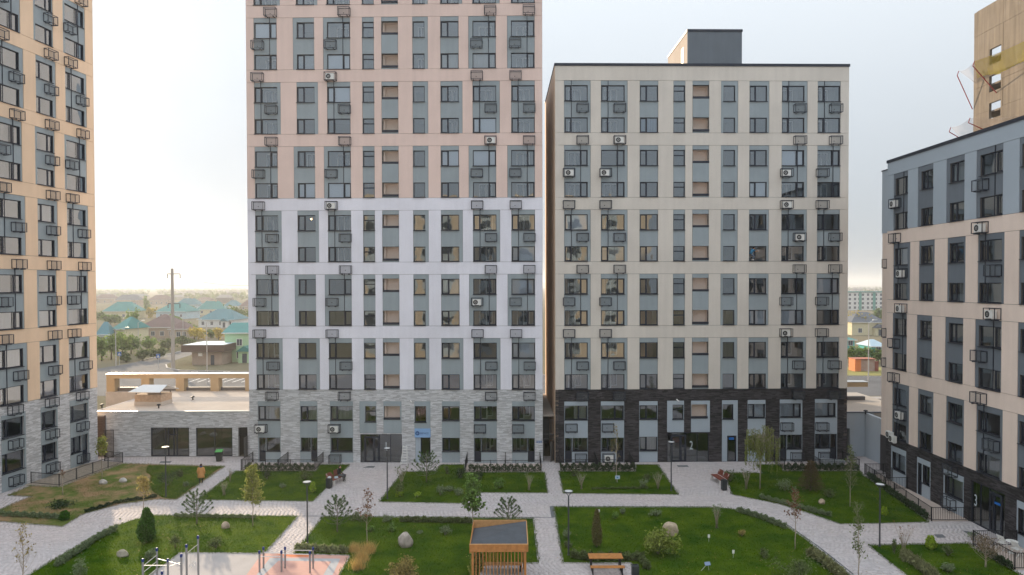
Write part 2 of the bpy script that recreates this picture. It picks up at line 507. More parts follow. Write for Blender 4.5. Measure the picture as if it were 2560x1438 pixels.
T_HEAD, T_W1B, T_W2T, T_W2B, T_BOT = 0.43, 1.90, 3.42, 4.82, 4.86
def upper_facade(root, W, cols, groups, q, band_mats, what, acs=(), zroof=None):
    """groups: list of (zb, pattern, pier material, content rows (upper, lower)); cols: dict(gA, gB, wA, wB, kind, basket)"""
    ops = []; gap = 0.012
    for gi, (zb, pat, pm, gm, cont) in enumerate(groups):
        Z = lambda t: zb + (T_BOT - t) * q
        zt = Z(0)
        grays = []
        ci = 0
        for c in cols:
            g = c['g'+pat]; w = c['w'+pat]
            grays.append((g[0], g[1], zb, zt))
            if c['kind'] == 'loggia':
                o1 = (w[0], w[1], Z(1.66), Z(0.40)); o2 = (w[0], w[1], Z(4.72), Z(3.42))
                ops += [o1, o2]
                for o in (o1, o2): loggia(root, o[0], o[1], o[2]+0.2*q, o[3])
                panel(root, 'parapet_panel', [(g[0], g[1], Z(3.42), Z(1.66))], -0.085, 0.0, M_GREY, gap)
                panel(root, 'grey_panel', [(g[0], g[1], Z(0.40), zt)], -0.03, 0.0, gm, gap)
                panel(root, 'grey_panel', [(g[0], g[1], zb, Z(4.72))], -0.03, 0.0, gm, gap)
                continue
            o1 = (w[0], w[1], Z(T_W1B), Z(T_HEAD)); o2 = (w[0], w[1], Z(T_W2B), Z(T_W2T))
            ops += [o1, o2]
            panel(root, 'grey_panel', free_rects(g[0]+gap, g[1]-gap, zb+gap, zt-gap, [o1, o2]), -0.03, 0.0, gm)
            mull = c.get('mull', 0.4)
            if c.get('basket'): mull = 0.69 if pat == 'A' else 0.29
            for r, o in enumerate((o1, o2)):
                ch = cont[r][ci] if cont else random.choice('ddlmmkkc')
                make_window(root, *o, c['kind'], mull, ch)
            if c.get('basket'):
                left, right = w[0]-0.18, w[1]-1.06
                sp, bd = (left, right) if pat == 'A' else (right, left)
                if c.get('fixed') is not None: sp = bd = w[0]+c['fixed']
                zs, zbn = Z(2.98), zt+0.06
                put_basket(root, sp, zs, ('s', gi, ci) in acs)
                if ('s', gi, ci) in acs: put_ac(root, sp, zs, what)
                top = groups[-1][0] == zb
                if not (top and c.get('notop')):
                    put_basket(root, bd, zbn, ('b', gi, ci) in acs)
                    if ('b', gi, ci) in acs: put_ac(root, bd, zbn, what)
                if c.get('pipe', True):
                    um = w[0]+(w[1]-w[0])*mull
                    MB().box(um-0.025, -0.08, zb+0.03, um+0.025, -0.035, zt+(0.1 if not top else 0)).build('pipe', M_NAVY, root)
            ci += 1
        # piers and band
        edges = sorted(grays); u = 0.0
        for g in edges + [(W, W, 0, 0)]:
            if g[0] > u + 0.05: panel(root, 'pier_panel', [(u, g[0], zb, zt)], -0.06, 0.0, pm, gap)
            u = g[1]
        nz = groups[gi+1][0] if gi+1 < len(groups) else zroof
        panel(root, 'band_panel', [(0, W, zt, nz)], -0.06, 0.0, band_mats[gi], gap)
    return ops

def bricks(root, rects, m, ch=0.075, L=(0.30, 0.62)):
    v = []
    rnd = random.Random(5)
    for u0, u1, z0, z1 in rects:
        k0 = int(math.floor(z0/ch))
        z = k0*ch
        while z < z1-0.01:
            a, b = max(z, z0)+0.004, min(z+ch, z1)-0.004
            z += ch
            if b-a < 0.015: continue
            u = u0 - rnd.uniform(0, 0.4)
            while u < u1:
                l = rnd.uniform(*L); x0, x1 = max(u, u0)+0.004, min(u+l, u1)-0.004
                u += l
                if x1-x0 < 0.03: continue
                y = -0.018-rnd.uniform(0, 0.014)
                P = [(x0, y, a), (x1, y, a), (x1, y, b), (x0, y, b), (x0, 0.004, a), (x1, 0.004, a), (x1, 0.004, b), (x0, 0.004, b)]
                v.append(P)
    n = len(v); V = np.array(v, dtype=np.float32).reshape(-1, 3)
    F = np.array([(0, 1, 2, 3), (1, 5, 6, 2), (3, 2, 6, 7), (4, 0, 3, 7), (4, 5, 1, 0)])
    idx = (np.arange(n)[:, None, None]*8 + F[None]).reshape(-1, 4)
    me = bpy.data.meshes.new('brick_courses')
    me.from_pydata(V.tolist(), [], idx.tolist())
    me.materials.append(m)
    return tag(link('brick_courses', me, root), kind='stuff')

def body(root, W, D, H, m, cap=True, roofm=None, capf=0.16):
    mb = MB()
    mb.box(0.0, 0.0, 0, 0.3, D, H).box(W-0.3, 0.0, 0, W, D, H).box(0.3, D-0.3, 0, W-0.3, D, H)
    mb.build('side_walls', m, root)
    MB().box(0.3, 0.4, H-0.9, W-0.3, D-0.3, H-0.6).build('roof', roofm or M_MORTL, root)
    if cap:
        c = MB(); t = 0.32
        c.box(-0.06, -0.12, H, W+0.06, t, H+0.09).box(-0.06, t, H, t, D-t, H+0.09).box(W-t, t, H, W+0.06, D-t, H+0.09).box(-0.06, D-t, H, W+0.06, D+0.06, H+0.09)
        c.box(-0.06, -0.12, H-capf, W+0.06, -0.075, H)
        c.build('parapet_cap', M_NAVY, root)

def entrance(root, u0, u1, z0, z1, number=None, numu=0.6, flip=False):
    w, h = u1-u0, z1-z0
    X = lambda f: u0+w*(1-f if flip else f)
    def bx(mb, a, b, za, zb, y0=0.02, y1=0.12):
        xa, xb = sorted((X(a), X(b))); mb.box(xa, y0, z0+h*za, xb, y1, z0+h*zb)
    mb = MB()
    for a, b, c, d in ((0, 1, 0, .025), (0, 1, .975, 1), (0, .015, .025, .975), (.985, 1, .025, .975), (.45, .465, .025, .975), (.72, .732, .025, .975)):
        bx(mb, a, b, c, d)
    fr = mb.build('entrance', M_NAVY, root)
    mb = MB()
    for a, b, c, d in ((.09, .135, .025, .92), (.30, .355, .025, .92), (.415, .45, .025, .92), (.135, .30, .86, .92), (.355, .415, .86, .92), (.135, .30, .025, .06), (.355, .415, .025, .06), (.355, .415, .5, .58)):
        bx(mb, a, b, c, d, 0.0, 0.10)
    mb.build('door', M_NAVY, fr)
    mb = MB()
    for a, b in ((.015, .45), (.465, .72), (.732, .985)):
        xa, xb = sorted((X(a), X(b))); mb.quad((xa, .07, z0+h*.025), (xb, .07, z0+h*.025), (xb, .07, z0+h*.975), (xa, .07, z0+h*.975))
    mb.build('pane', M_GLASSD, fr)
    hb = MB(); xa = X(.335); hb.bar((xa, -0.06, z0+h*.42), (xa, -0.06, z0+h*.62), .03).bar((xa, -0.06, z0+h*.44), (xa, 0.02, z0+h*.44), .025).bar((xa, -0.06, z0+h*.6), (xa, 0.02, z0+h*.6), .025)
    hb.build('handle', M_GREYM, fr)
    mb = MB(); a, b, d, e, g = u0-.2, u1+.2, 4.5, z0+0.01, z1+.1
    mb.quad((a, d, e), (b, d, e), (b, d, g), (a, d, g)).quad((a, .3, e), (a, d, e), (a, d, g), (a, .3, g)).quad((b, .3, e), (b, d, e), (b, d, g), (b, .3, g)).quad((a, .3, g), (b, .3, g), (b, d, g), (a, d, g)).quad((a, .3, e), (b, .3, e), (b, d, e), (a, d, e))
    mb.build('lobby', M_ROOM, fr)
    if number:
        text(number, 'door_number', root, (X(numu), 0.06, z0+h*.42), 1.15, mat('number_film', (0.55, 0.62, 0.66), 0.6), sx=0.62)
    return fr

def text(body_, name, parent, loc, size, m, sx=1.0, ext=0.004, center=False):
    cu = bpy.data.curves.new(name, 'FONT'); cu.body = body_; cu.size = size; cu.extrude = ext
    if center: cu.align_x = 'CENTER'
    tmp = bpy.data.objects.new(name, cu); COL.objects.link(tmp)
    dg = bpy.context.evaluated_depsgraph_get()
    me = bpy.data.meshes.new_from_object(tmp.evaluated_get(dg))
    bpy.data.objects.remove(tmp)
    me.materials.clear(); me.materials.append(m)
    me.transform(Matrix.Diagonal((sx, 1, 1, 1)))
    me.transform(Matrix.Rotation(R(90), 4, 'X'))
    return link(name, me, parent, loc)

def balcony_door(root, u0, u1, z0, z1, zs):
    mb = MB(); y0, y1 = .10, .17
    mb.box(u0, y0, z0, u1, y1, zs).box(u0, y0, zs, u0+.07, y1, z1).box(u1-.07, y0, zs, u1, y1, z1).box(u0+.07, y0, z1-.07, u1-.07, y1, z1)
    o = mb.build('balcony_door', M_NAVY, root)
    MB().quad((u0+.07, .13, zs), (u1-.07, .13, zs), (u1-.07, .13, z1-.07), (u0+.07, .13, z1-.07)).build('pane', M_GLASS, o)

def base_storey(root, W, zt, cols, bm, mm, fx, fz, extra_ops=(), gm=None):
    """cols: (g0, g1, gz_top, gz_bot, [(w0, w1, ztop, zbot, kind, mull, content)], door or None) in picture units"""
    gm = gm or M_GREY
    ops = list(extra_ops); gr = []
    for g0, g1, ga, gb, wins, door in cols:
        G = (fx(g0), fx(g1), fz(gb), fz(ga))
        here = []
        dd = None
        if door:
            dd = (fx(door[0]), fx(door[1]), 0.06, fz(door[2]))
            here.append(dd)
        for w0, w1, a, b, kind, mull, ch in wins:
            o = (fx(w0), fx(w1), fz(b), fz(a))
            here.append(o)
            if kind == 'loggia':
                loggia(root, o[0], o[1], o[2]+0.2, o[3])
            elif kind == 'void': pass
            else:
                make_window(root, *o, kind, mull, ch, y=0.12)
        if dd: balcony_door(root, *dd, here[-1][2])
        panel(root, 'grey_panel', free_rects(*G, here), -0.05, 0.0, gm)
        ops += here; gr.append(G)
    brick_r = free_rects(0, W, 0, zt, ops + gr + list(extra_ops))
    bricks(root, brick_r, bm)
    return ops

TZ0, TPITCH = 6.92, 6.016
px3 = 0.34775/26.6
def mkcols(spec, off, extra=None):
    cs = []
    for s in spec:
        f = lambda p: ((p[0]-off)*px3, (p[1]-off)*px3)
        cs.append(dict(gA=f(s[0]), wA=f(s[1]), gB=f(s[2]), wB=f(s[3]), kind=s[4], basket=s[5], mull=s[6] if len(s) > 6 else .4))
    return cs

# ---------------- tall pink and white tower
PK = empty('apartment_tower', (-24.93, 64.55, 0), R(-1.0), 'tall tower, pink above and white below over a light brick base', 'building')
PW_ = (2175-48)*px3
pcols = mkcols([
    ((105, 270), (108, 270), (105, 295), (105, 270), 'two', True),
    ((388, 540), (415, 540), (412, 565), (412, 540), 'two', False, .4),
    ((606, 799), (633, 799), (632, 798), (632, 798), 'two', True),
    ((886, 970), (888, 970), (886, 970), (888, 970), 'transom', False),
    ((1024, 1143), (1030, 1141), (1024, 1143), (1030, 1141), 'loggia', False),
    ((1247, 1357), (1250, 1333), (1247, 1357), (1250, 1333), 'one', False),
    ((1447, 1577), (1449, 1577), (1447, 1603), (1449, 1577), 'two', False, .4),
    ((1648, 1843), (1677, 1843), (1677, 1870), (1679, 1845), 'two', True),
    ((1925, 2120), (1952, 2118), (1953, 2120), (1955, 2120), 'two', True)], 48)
pc = [('lddddcdw', 'lddddoll'), ('lddkdcmw', 'ldkkddll'), ('ldmkkkll', 'ldmkkkmw'), ('lmmddwwm', 'lwwoddll'),
      ('mdwddmmm', 'mddddmwm'), ('wdmdmdmm', 'mvwdmccm'), ('mmmdmmmm', 'mmmdmmmm')]
pg = []
for k in range(7):
    pg.append((TZ0+TPITCH*k, 'BA'[k % 2], M_WHITE if k < 3 else M_PINK, M_GREY, pc[k]))
PTOP = TZ0+TPITCH*7+1.2
ops = upper_facade(PK, PW_, pcols, pg, 1.0, [M_WHITE]*3+[M_PINK]*4, 'pink and white tower', acs={('b', 4, 2), ('b', 3, 6), ('b', 2, 2), ('s', 1, 6)}, zroof=PTOP)
k5 = 0.3464/26.6
fx5 = lambda z: (z-57)*k5
fz5 = lambda z: max(0.0, 8.228-0.013023*z)
A2, B2, A1, B1 = 220, 323, 450, 549
ent_p = (fx5(868), fx5(1170), 0.0, fz5(425)); door_p = (fx5(1268), fx5(1378), 0.0, fz5(447))
sign_p = (fx5(1264), fx5(1379), fz5(447), fz5(382))
bops = base_storey(PK, PW_, TZ0, [
    (120, 285, 185, 632, [(122, 282, A2, B2, 'two', .3, 'c'), (178, 282, A1, B1, 'one', .4, 'd')], (126, 176, 450)),
    (428, 555, 185, 632, [(432, 552, A2, 326, 'two', .4, 'q'), (433, 505, A1, 546, 'one', .4, 'm')], (507, 553, 450)),
    (647, 815, 185, 632, [(650, 812, A2, B2, 'two', .3, 'c'), (652, 812, A1, 553, 'two', .3, 'd')], None),
    (863, 985, 185, 417, [(903, 983, A2, 335, 'transom', .4, 'd')], None),
    (1037, 1168, 185, 417, [(1042, 1158, A2, 318, 'loggia', .4, 'd')], None),
    (1262, 1378, 185, 382, [(1265, 1348, A2, 337, 'one', .4, 'o')], None),
    (1462, 1592, 185, 632, [(1464, 1590, A2, 325, 'two', .4, 'd'), (1464, 1590, A1, B1, 'two', .4, 'd')], None),
    (1693, 1860, 185, 632, [(1695, 1860, A2, B2, 'two', .3, 'l'), (1748, 1858, A1, B1, 'one', .3, 'l')], (1696, 1746, 450)),
    (1970, 2135, 185, 632, [(1970, 2133, A2, B2, 'two', .3, 'l'), (1972, 2082, A1, B1, 'one', .4, 'l')], (2084, 2133, 450)),
], M_BRICKL, M_MORTL, fx5, fz5, [ent_p, door_p, sign_p])
back_wall(PK, 'wall', PW_, TZ0, PTOP, ops, M_JOINT)
back_wall(PK, 'base_wall', PW_, 0, TZ0, bops, M_MORTL)
body(PK, PW_, 14.0, PTOP, M_WHITE)
entrance(PK, *ent_p, number='1', numu=.57)
for z0, lst in ((5.95, (187, 715, 1777, 2053)), (3.0, (105, 640, 1695, 1970)), (0.12, (643, ))):
    for a in lst: put_basket(PK, fx5(a), z0-(0.0 if z0 > 4 else 0.12), z0 == 3.0 and a < 700)
for a in (105, 640): put_ac(PK, fx5(a), 2.88, 'pink and white tower')
# office door and sign
mb = MB(); u0, u1, z1 = door_p[0], door_p[1], door_p[3]; um = u0+(u1-u0)*.34
mb.box(u0, .06, 0, um, .14, z1)
mb.build('grey_panel', M_GREYL, PK)
mb = MB().box(um, .05, 0, um+.1, .15, z1).box(u1-.08, .05, 0, u1, .15, z1).box(um+.1, .05, z1-.08, u1-.08, .15, z1).box(um+.1, .05, 0, u1-.08, .15, .12)
dr = mb.build('office_door', M_NAVY, PK)
MB().quad((um+.1, .1, .12), (u1-.08, .1, .12), (u1-.08, .1, z1-.08), (um+.1, .1, z1-.08)).build('pane', M_GLASSD, dr)
MB().quad((u0, 2.5, 0), (u1, 2.5, 0), (u1, 2.5, z1), (u0, 2.5, z1)).quad((u0, .32, z1), (u1, .32, z1), (u1, 2.5, z1), (u0, 2.5, z1)).quad((u0, .32, .01), (u1, .32, .01), (u1, 2.5, .01), (u0, 2.5, .01)).quad((u0, .32, 0), (u0, 2.5, 0), (u0, 2.5, z1), (u0, .32, z1)).quad((u1, .32, 0), (u1, 2.5, 0), (u1, 2.5, z1), (u1, .32, z1)).build('office_room', M_ROOM, dr)
M_SIGNB = mat('sign_panel', (0.25, 0.42, 0.68), 0.6, noise=(3, 0.04)); M_SIGND = mat('sign_dark_blue', (0.01, 0.06, 0.22), 0.5)
su0, su1, sz0, sz1 = sign_p
sg = MB().box(0, 0, 0, su1-su0, .10, sz1-sz0).build('shop_sign', M_SIGNB, None, wpt(PK, su0, -0.10, sz0), PK.rotation_euler.z)
tag(sg, 'pale blue office sign with a dark disc above the narrow door', 'sign')
sw, sh = su1-su0, sz1-sz0
dm = MB(); 
for k in range(32):
    a, b = 2*math.pi*k/32, 2*math.pi*(k+1)/32; r = sh*.235; cx, cz = sw*.18, sh*.47
    dm.tri((cx, -.006, cz), (cx+r*math.cos(a), -.006, cz+r*math.sin(a)), (cx+r*math.cos(b), -.006, cz+r*math.sin(b)))
dm.build('disc', M_SIGND, sg)
text('BI', 'letters', sg, (sw*.18, -.012, sh*.47-.10), .27, M_SIGNB, 1.0, .002, True)
text('SERVICE', 'letters', sg, (sw*.335, -.008, sh*.47-.085), .245, M_SIGND, .93, .004)
# address plate
ap = MB().box(0, 0, 0, .48, .03, .2).build('address_plate', mat('plate_blue', (0.02, 0.10, 0.32), 0.5), None, wpt(PK, fx5(2147), -.07, 1.9), PK.rotation_euler.z)
tag(ap, 'small blue address plate on the light brick beside the passage', 'plate')
pm_ = MB()
for r_, xs in ((.12, (.05, .11, .16, .26, .31, .37)), (.05, (.05, .12, .17, .22, .30, .36, .40))):
    for x in xs: pm_.box(x, -.004, r_, x+.04, -.001, r_+.04)
pm_.build('lettering', M_WFRAME, ap)

# ---------------- beige tower with dark brick base
BG = empty('apartment_tower', (4.05, 64.05, 0), R(1.0), 'beige tower with a rooftop block over a dark brick base', 'building')
BW = (2195-78)*px3
bcols = mkcols([
    ((143, 332), (147, 312), (143, 332), (147, 312), 'two', True),
    ((407, 597), (409, 577), (407, 597), (409, 577), 'two', True),
    ((685, 817), (687, 816), (685, 817), (687, 816), 'two', False, .38),
    ((927, 1012), (929, 1010), (927, 1012), (929, 1010), 'transom', False),
    ((1065, 1183), (1069, 1181), (1065, 1183), (1069, 1181), 'loggia', False),
    ((1270, 1392), (1288, 1372), (1270, 1392), (1288, 1372), 'one', False),
    ((1475, 1617), (1477, 1602), (1475, 1617), (1477, 1602), 'two', False, .36),
    ((1709, 1893), (1711, 1873), (1709, 1893), (1711, 1873), 'two', True),
    ((1968, 2133), (1970, 2131), (1968, 2133), (1970, 2131), 'two', True)], 78)
for i in (0, 1, 7, 8): bcols[i]['notop'] = True
bc = [('llokkdll', 'lldkddmm'), ('lldkkkdw', 'llookwwd'), ('wldddddd', 'lccddnll'), ('ldddddwm', 'mmdddwmm'), ('mmddddmm', 'mmbdddmm')]
bg_ = [(TZ0+TPITCH*k, 'BA'[k % 2], M_BEIGE, M_GREY, bc[k]) for k in range(5)]
BTOP = 37.35
ops = upper_facade(BG, BW, bcols, bg_, 1.0, [M_BEIGE]*5, 'beige tower', acs={('b', 3, 1), ('s', 3, 0), ('s', 3, 1), ('s', 3, 6), ('b', 2, 6), ('s', 2, 6), ('b', 0, 6)}, zroof=BTOP)
fx8 = lambda z: (z-85)*k5
ent_b = (fx8(896), fx8(1200), 0.0, fz5(416)); door_b = (fx8(1333), fx8(1402), 0.0, fz5(440))
bops = base_storey(BG, BW, TZ0, [
    (150, 320, 187, 628, [(152, 318, 216, 319, 'two', .6, 'q'), (208, 318, A1, 546, 'one', .4, 'l')], (154, 205, 450)),
    (415, 583, 187, 628, [(417, 581, 216, 319, 'two', .6, 'd'), (418, 528, A1, 546, 'two', .45, 'l')], (530, 581, 450)),
    (693, 826, 187, 628, [(695, 824, 216, 319, 'two', .4, 'd'), (695, 824, 445, 546, 'two', .4, 'c')], None),
    (896, 1018, 185, 413, [(935, 1015, 213, 320, 'transom', .4, 'd')], None),
    (1070, 1207, 185, 413, [(1072, 1187, 212, 314, 'loggia', .4, 'd')], None),
    (1296, 1410, 183, 628, [(1299, 1378, 212, 320, 'one', .4, 'd'), (1333, 1402, 440, 640, 'void', .4, 'd')], None),
    (1483, 1612, 182, 628, [(1485, 1610, 211, 312, 'two', .38, 'w'), (1485, 1610, 440, 545, 'two', .38, 'd')], None),
    (1718, 1882, 180, 628, [(1720, 1872, 208, 310, 'two', .68, 'w'), (1770, 1880, 436, 540, 'two', .5, 'm')], (1720, 1768, 436)),
    (1975, 2138, 178, 628, [(1977, 2126, 206, 307, 'two', .68, 'w'), (1977, 2086, 432, 534, 'two', .4, 'd')], (2088, 2136, 432)),
], M_BRICKD, M_MORTD, fx8, fz5, [ent_b, door_b], M_GREYL)
back_wall(BG, 'wall', BW, TZ0, BTOP, ops, M_JOINT)
back_wall(BG, 'base_wall', BW, 0, TZ0, bops, M_MORTD)
body(BG, BW, 14.0, BTOP, M_PEACH)
entrance(BG, *ent_b, number='2', numu=.54)
for z0, lst in ((5.95, (237, 502, 1800, 2060)), (2.95, (157, 421, 1722, 1978)), (.12, (225, 425, 1795, 2000))):
    for a in lst: put_basket(BG, fx8(a), z0, z0 == .12 and a == 425)
put_ac(BG, fx8(425), .12, 'beige tower')
u0, u1, z1 = door_b[0], door_b[1], door_b[3]
mb = MB().box(u0, .03, 0, u0+.12, .13, z1).box(u1-.1, .03, 0, u1, .13, z1).box(u0+.12, .03, z1-.1, u1-.1, .13, z1).box(u0+.12, .03, 0, u1-.1, .13, .12)
dr = mb.build('side_door', M_NAVY, BG)
MB().quad((u0+.12, .08, .12), (u1-.1, .08, .12), (u1-.1, .08, z1-.1), (u0+.12, .08, z1-.1)).build('pane', M_GLASSD, dr)
MB().box(u0+.2, .055, z1-.42, u1-.2, .075, z1-.2).build('blue_film', mat('film_blue', (0.01, 0.14, 0.50), 0.4), dr)
MB().quad((u0, 2.5, 0), (u1, 2.5, 0), (u1, 2.5, z1), (u0, 2.5, z1)).quad((u0, .32, z1), (u1, .32, z1), (u1, 2.5, z1), (u0, 2.5, z1)).quad((u0, .32, .01), (u1, .32, .01), (u1, 2.5, .01), (u0, 2.5, .01)).quad((u0, .32, 0), (u0, 2.5, 0), (u0, 2.5, z1), (u0, .32, z1)).quad((u1, .32, 0), (u1, 2.5, 0), (u1, 2.5, z1), (u1, .32, z1)).build('side_room', M_ROOM, dr)
ra, rb = (1027-78)*px3, (1418-78)*px3
MB().box(ra, 0.06, BTOP, rb, 7.4, 40.4).build('rooftop_block', mat('rooftop_render', (.40, .345, .30), .9, noise=(.5, .1)), BG)
MB().box(ra, -.075, BTOP-0.06, rb, .06, 40.4).build('rooftop_face', M_GREYD, BG)
MB().box(ra-.05, -.13, 40.4, rb+.05, 7.45, 40.62).build('rooftop_cap', M_NAVY, BG)
MB().box(ra-.03, 1.2, BTOP, ra, 2.1, BTOP+2.1).build('rooftop_door', M_GREYM, BG)
for nm_, rt, u, z in (('wall_camera', BG, fx8(965), 5.95), ('wall_camera', PK, fx5(1237), 5.9)):
    c = MB().box(-.05, -.16, -.05, .05, 0, .05).build(nm_, M_WFRAME, None, wpt(rt, u, -.06, z), rt.rotation_euler.z)
    MB().tube([(0, -.12, -.03), (.16, -.26, -.12)], .055, 8).build('camera_body', M_WFRAME, c)
    tag(c, 'small white security camera on the '+('dark' if rt is BG else 'light')+' brick above the entrance', 'camera')

# ---------------- left peach building
def line_u(C, w, x, y):             # distance along wall line C + t w hit by the vertical plane through pixel x,y
    d = ray(x, y); a = Vector((d.x, d.y)); 
    det = w[0]*(-a.y) - (-a.x)*w[1]
    return (C[0]*a.y - C[1]*a.x) / det * 1.0
LC, lw = (-40.0, 65.6), (-0.128, -0.9918)
LW = 24.0
LB = empty('apartment_block', (LC[0]+lw[0]*LW, LC[1]+lw[1]*LW, 0), math.atan2(-lw[1], -lw[0]), 'peach block with grey window strips beside the low brick annex', 'building')
lu = lambda x, y=1100: LW - line_u(LC, lw, x, y)
LQ = 6.165/6.016
LZ0 = 7.02
def lcol(g, w, **k):
    return dict(gA=tuple(lu(x) for x in g[0]), gB=tuple(lu(x) for x in g[1]), wA=tuple(lu(x) for x in w), wB=tuple(lu(x) for x in w), **k)
lcols = [dict(gA=(lu(-88), lu(-38)), gB=(lu(-84), lu(-34)), wA=(lu(-82), lu(-40)), wB=(lu(-82), lu(-40)), kind='two', basket=True, fixed=.9, mull=.32, pipe=False),
         lcol(((-4, 64), (0, 70)), (0, 60.5), kind='two', basket=True),
         lcol(((97, 145), (101, 150)), (102, 143), kind='two', basket=True, fixed=.85, mull=.32, pipe=False),
         lcol(((170, 224), (174, 226)), (175, 221), kind='two', basket=True)]
lg = []
for k in range(6):
    lg.append((LZ0+6.165*k, 'BA'[k % 2], M_PEACH, M_GREY, None))
LTOP = LZ0+6.165*6+1
ops = upper_facade(LB, LW, lcols, lg, LQ, [M_PEACH]*6, 'peach block', zroof=LTOP)
lbx = lambda v: v
lops = base_storey(LB, LW, LZ0-.02, [
    (lu(-85), lu(-36), 6.0, .02, [(lu(-82), lu(-40), 5.5, 4.05, 'two', .3, 'd'), (lu(-82), lu(-40), 2.75, 1.35, 'two', .3, 'd')], None),
    (lu(2), lu(64), 6.25, .02, [(lu(3), lu(60), 5.9, 4.35, 'two', .27, 'd'), (lu(3), lu(60), 3.1, 1.5, 'two', .27, 'd')], None),
    (lu(102), lu(144), 6.25, .02, [(lu(103), lu(141), 5.8, 4.3, 'two', .32, 'd'), (lu(103), lu(141), 2.95, 1.45, 'two', .32, 'd')], None),
    (lu(175), lu(222), 6.25, .02, [(lu(175.3), lu(219.5), 5.75, 4.3, 'two', .25, 'd'), (lu(176), lu(204), 2.85, 1.35, 'two', .45, 'd')], (lu(204.5), lu(220), 2.85)),
], M_BRICKL, M_MORTL, lbx, lbx)
back_wall(LB, 'wall', LW, LZ0-.02, LTOP, ops, M_JOINT)
back_wall(LB, 'base_wall', LW, 0, LZ0-.02, lops, M_MORTL)
body(LB, LW, 15.0, LTOP, M_PEACH)
for x, zz in ((18, (6.2, 3.35, .35)), (112, (6.15, 3.35, .4)), (190, (6.15, 3.3, .3))):
    for z in zz: put_basket(LB, lu(x), z)

# ---------------- right rose and grey building
RX, RY = 32.35, 58.85
RB = empty('apartment_block', (RX, RY, 0), R(-90), 'rose and grey block with entrance three beside the terrace railings', 'building')
RWid = 20.0
ru = lambda x, y=1000: RY - RX*ray(x, y).y/ray(x, y).x
RQ = 5.86/6.016
RZ0 = 3.74
def rcol(gA, gB, w, **k):
    t = lambda p, y: (ru(p[0], y), ru(p[1], y))
    return dict(gA=t(gA, 900), gB=t(gB, 900), wA=t(w, 900), wB=t(w, 900), **k)
rcols = [rcol((2232.5, 2268), (2233, 2275), (2236, 2268), kind='two', basket=True),
         rcol((2293, 2331), (2297, 2336), (2300.5, 2331), kind='two', basket=False, mull=.4),
         rcol((2364, 2409), (2368, 2413), (2372, 2408), kind='two', basket=False, mull=.4),
         rcol((2439, 2505), (2444, 2510), (2447, 2503), kind='two', basket=True),
         rcol((2546, 2600), (2547, 2604), (2551, 2600), kind='two', basket=False, mull=.4),
         rcol((2660, 2740), (2664, 2744), (2668, 2738), kind='two', basket=True)]
for c in rcols: c['notop'] = True
rg = []
rc = [('wcmlcd', 'lldcll'), ('mdddcm', 'ddmllc'), ('wqmddl', 'mdqlcd'), ('ddcddm', 'mkdddm')]
for k in range(4):
    rg.append((RZ0+5.86*k, 'BABA'[k], M_ROSE if k < 3 else M_GREYL, M_GREYD, rc[k]))
RTOP = 27.3
ops = upper_facade(RB, RWid, rcols, rg, RQ, [M_ROSE]*3+[M_GREYL], 'rose and grey block', acs={('s', 3, 0), ('b', 2, 3), ('s', 2, 0), ('b', 1, 0), ('b', 1, 3), ('s', 0, 0)}, zroof=RTOP)
ent_r = (ru(2428, 1250), ru(2513, 1250), 0.0, 3.0)
rops = base_storey(RB, RWid, RZ0-.04, [
    (ru(2229, 1170), ru(2266, 1170), 3.05, .02, [(ru(2231, 1170), ru(2265, 1170), 2.6, 1.15, 'two', .4, 'w')], None),
    (ru(2294, 1190), ru(2327, 1190), 3.0, .02, [(ru(2307, 1190), ru(2326, 1190), 2.6, 1.15, 'one', .4, 'd')], (ru(2295, 1190), ru(2306, 1190), 2.6)),
    (ru(2360, 1240), ru(2410, 1240), 2.95, .02, [(ru(2362, 1240), ru(2409, 1240), 2.55, 1.15, 'two', .35, 'c')], None),
    (ru(2543, 1350), ru(2620, 1350), 2.95, .02, [(ru(2545, 1350), ru(2610, 1350), 2.5, .9, 'two', .35, 'd')], None),
], M_BRICKD, M_MORTD, lbx, lbx, [ent_r], M_GREYL)
back_wall(RB, 'wall', RWid, RZ0-.04, RTOP, ops, M_JOINT)
back_wall(RB, 'base_wall', RWid, 0, RZ0-.04, rops, M_MORTD)
body(RB, RWid, 14.0, RTOP, M_GREYL)
entrance(RB, *ent_r, number='3', numu=.94, flip=True)
MB().box(ent_r[1]-.95, -.03, 2.05, ent_r[1]-.42, -.005, 2.2).build('blue_film', MATS['film_blue'], RB)
put_basket(RB, ru(2372, 1190), 2.75); put_basket(RB, ru(2368, 1280), .25)
for x, z in ((2224, 4.0), (2233, 3.75)):
    put_ac(RB, ru(x, 1130), z-.35, 'rose and grey block')
# recessed corner strip of the same building
MB().box(-2.5, .9, 0, -.01, 8, RTOP-.45).build('recessed_wing', M_ROSE, RB)
MB().box(-2.5, .84, RZ0+5.86*3, -.02, .89, RTOP-.45).build('wing_panel', M_GREYL, RB)
MB().box(-2.52, .84, .0, -.02, .89, RZ0-.5).build('wing_base', M_BRICKD, RB)
MB().box(-2.56, .79, RTOP-.45, -.02, 8, RTOP-.36).build('wing_cap', M_NAVY, RB)
MB().tube([(-.35, .74, .2), (-.35, .74, RTOP-.6)], .06, 8).build('downpipe', mat('pipe_brown', (.12, .08, .07), .6), RB)
for z in (18.2, 12.1, 9.5): 
    b_ = put_basket(RB, -1.55, z); b_.location.y = .85
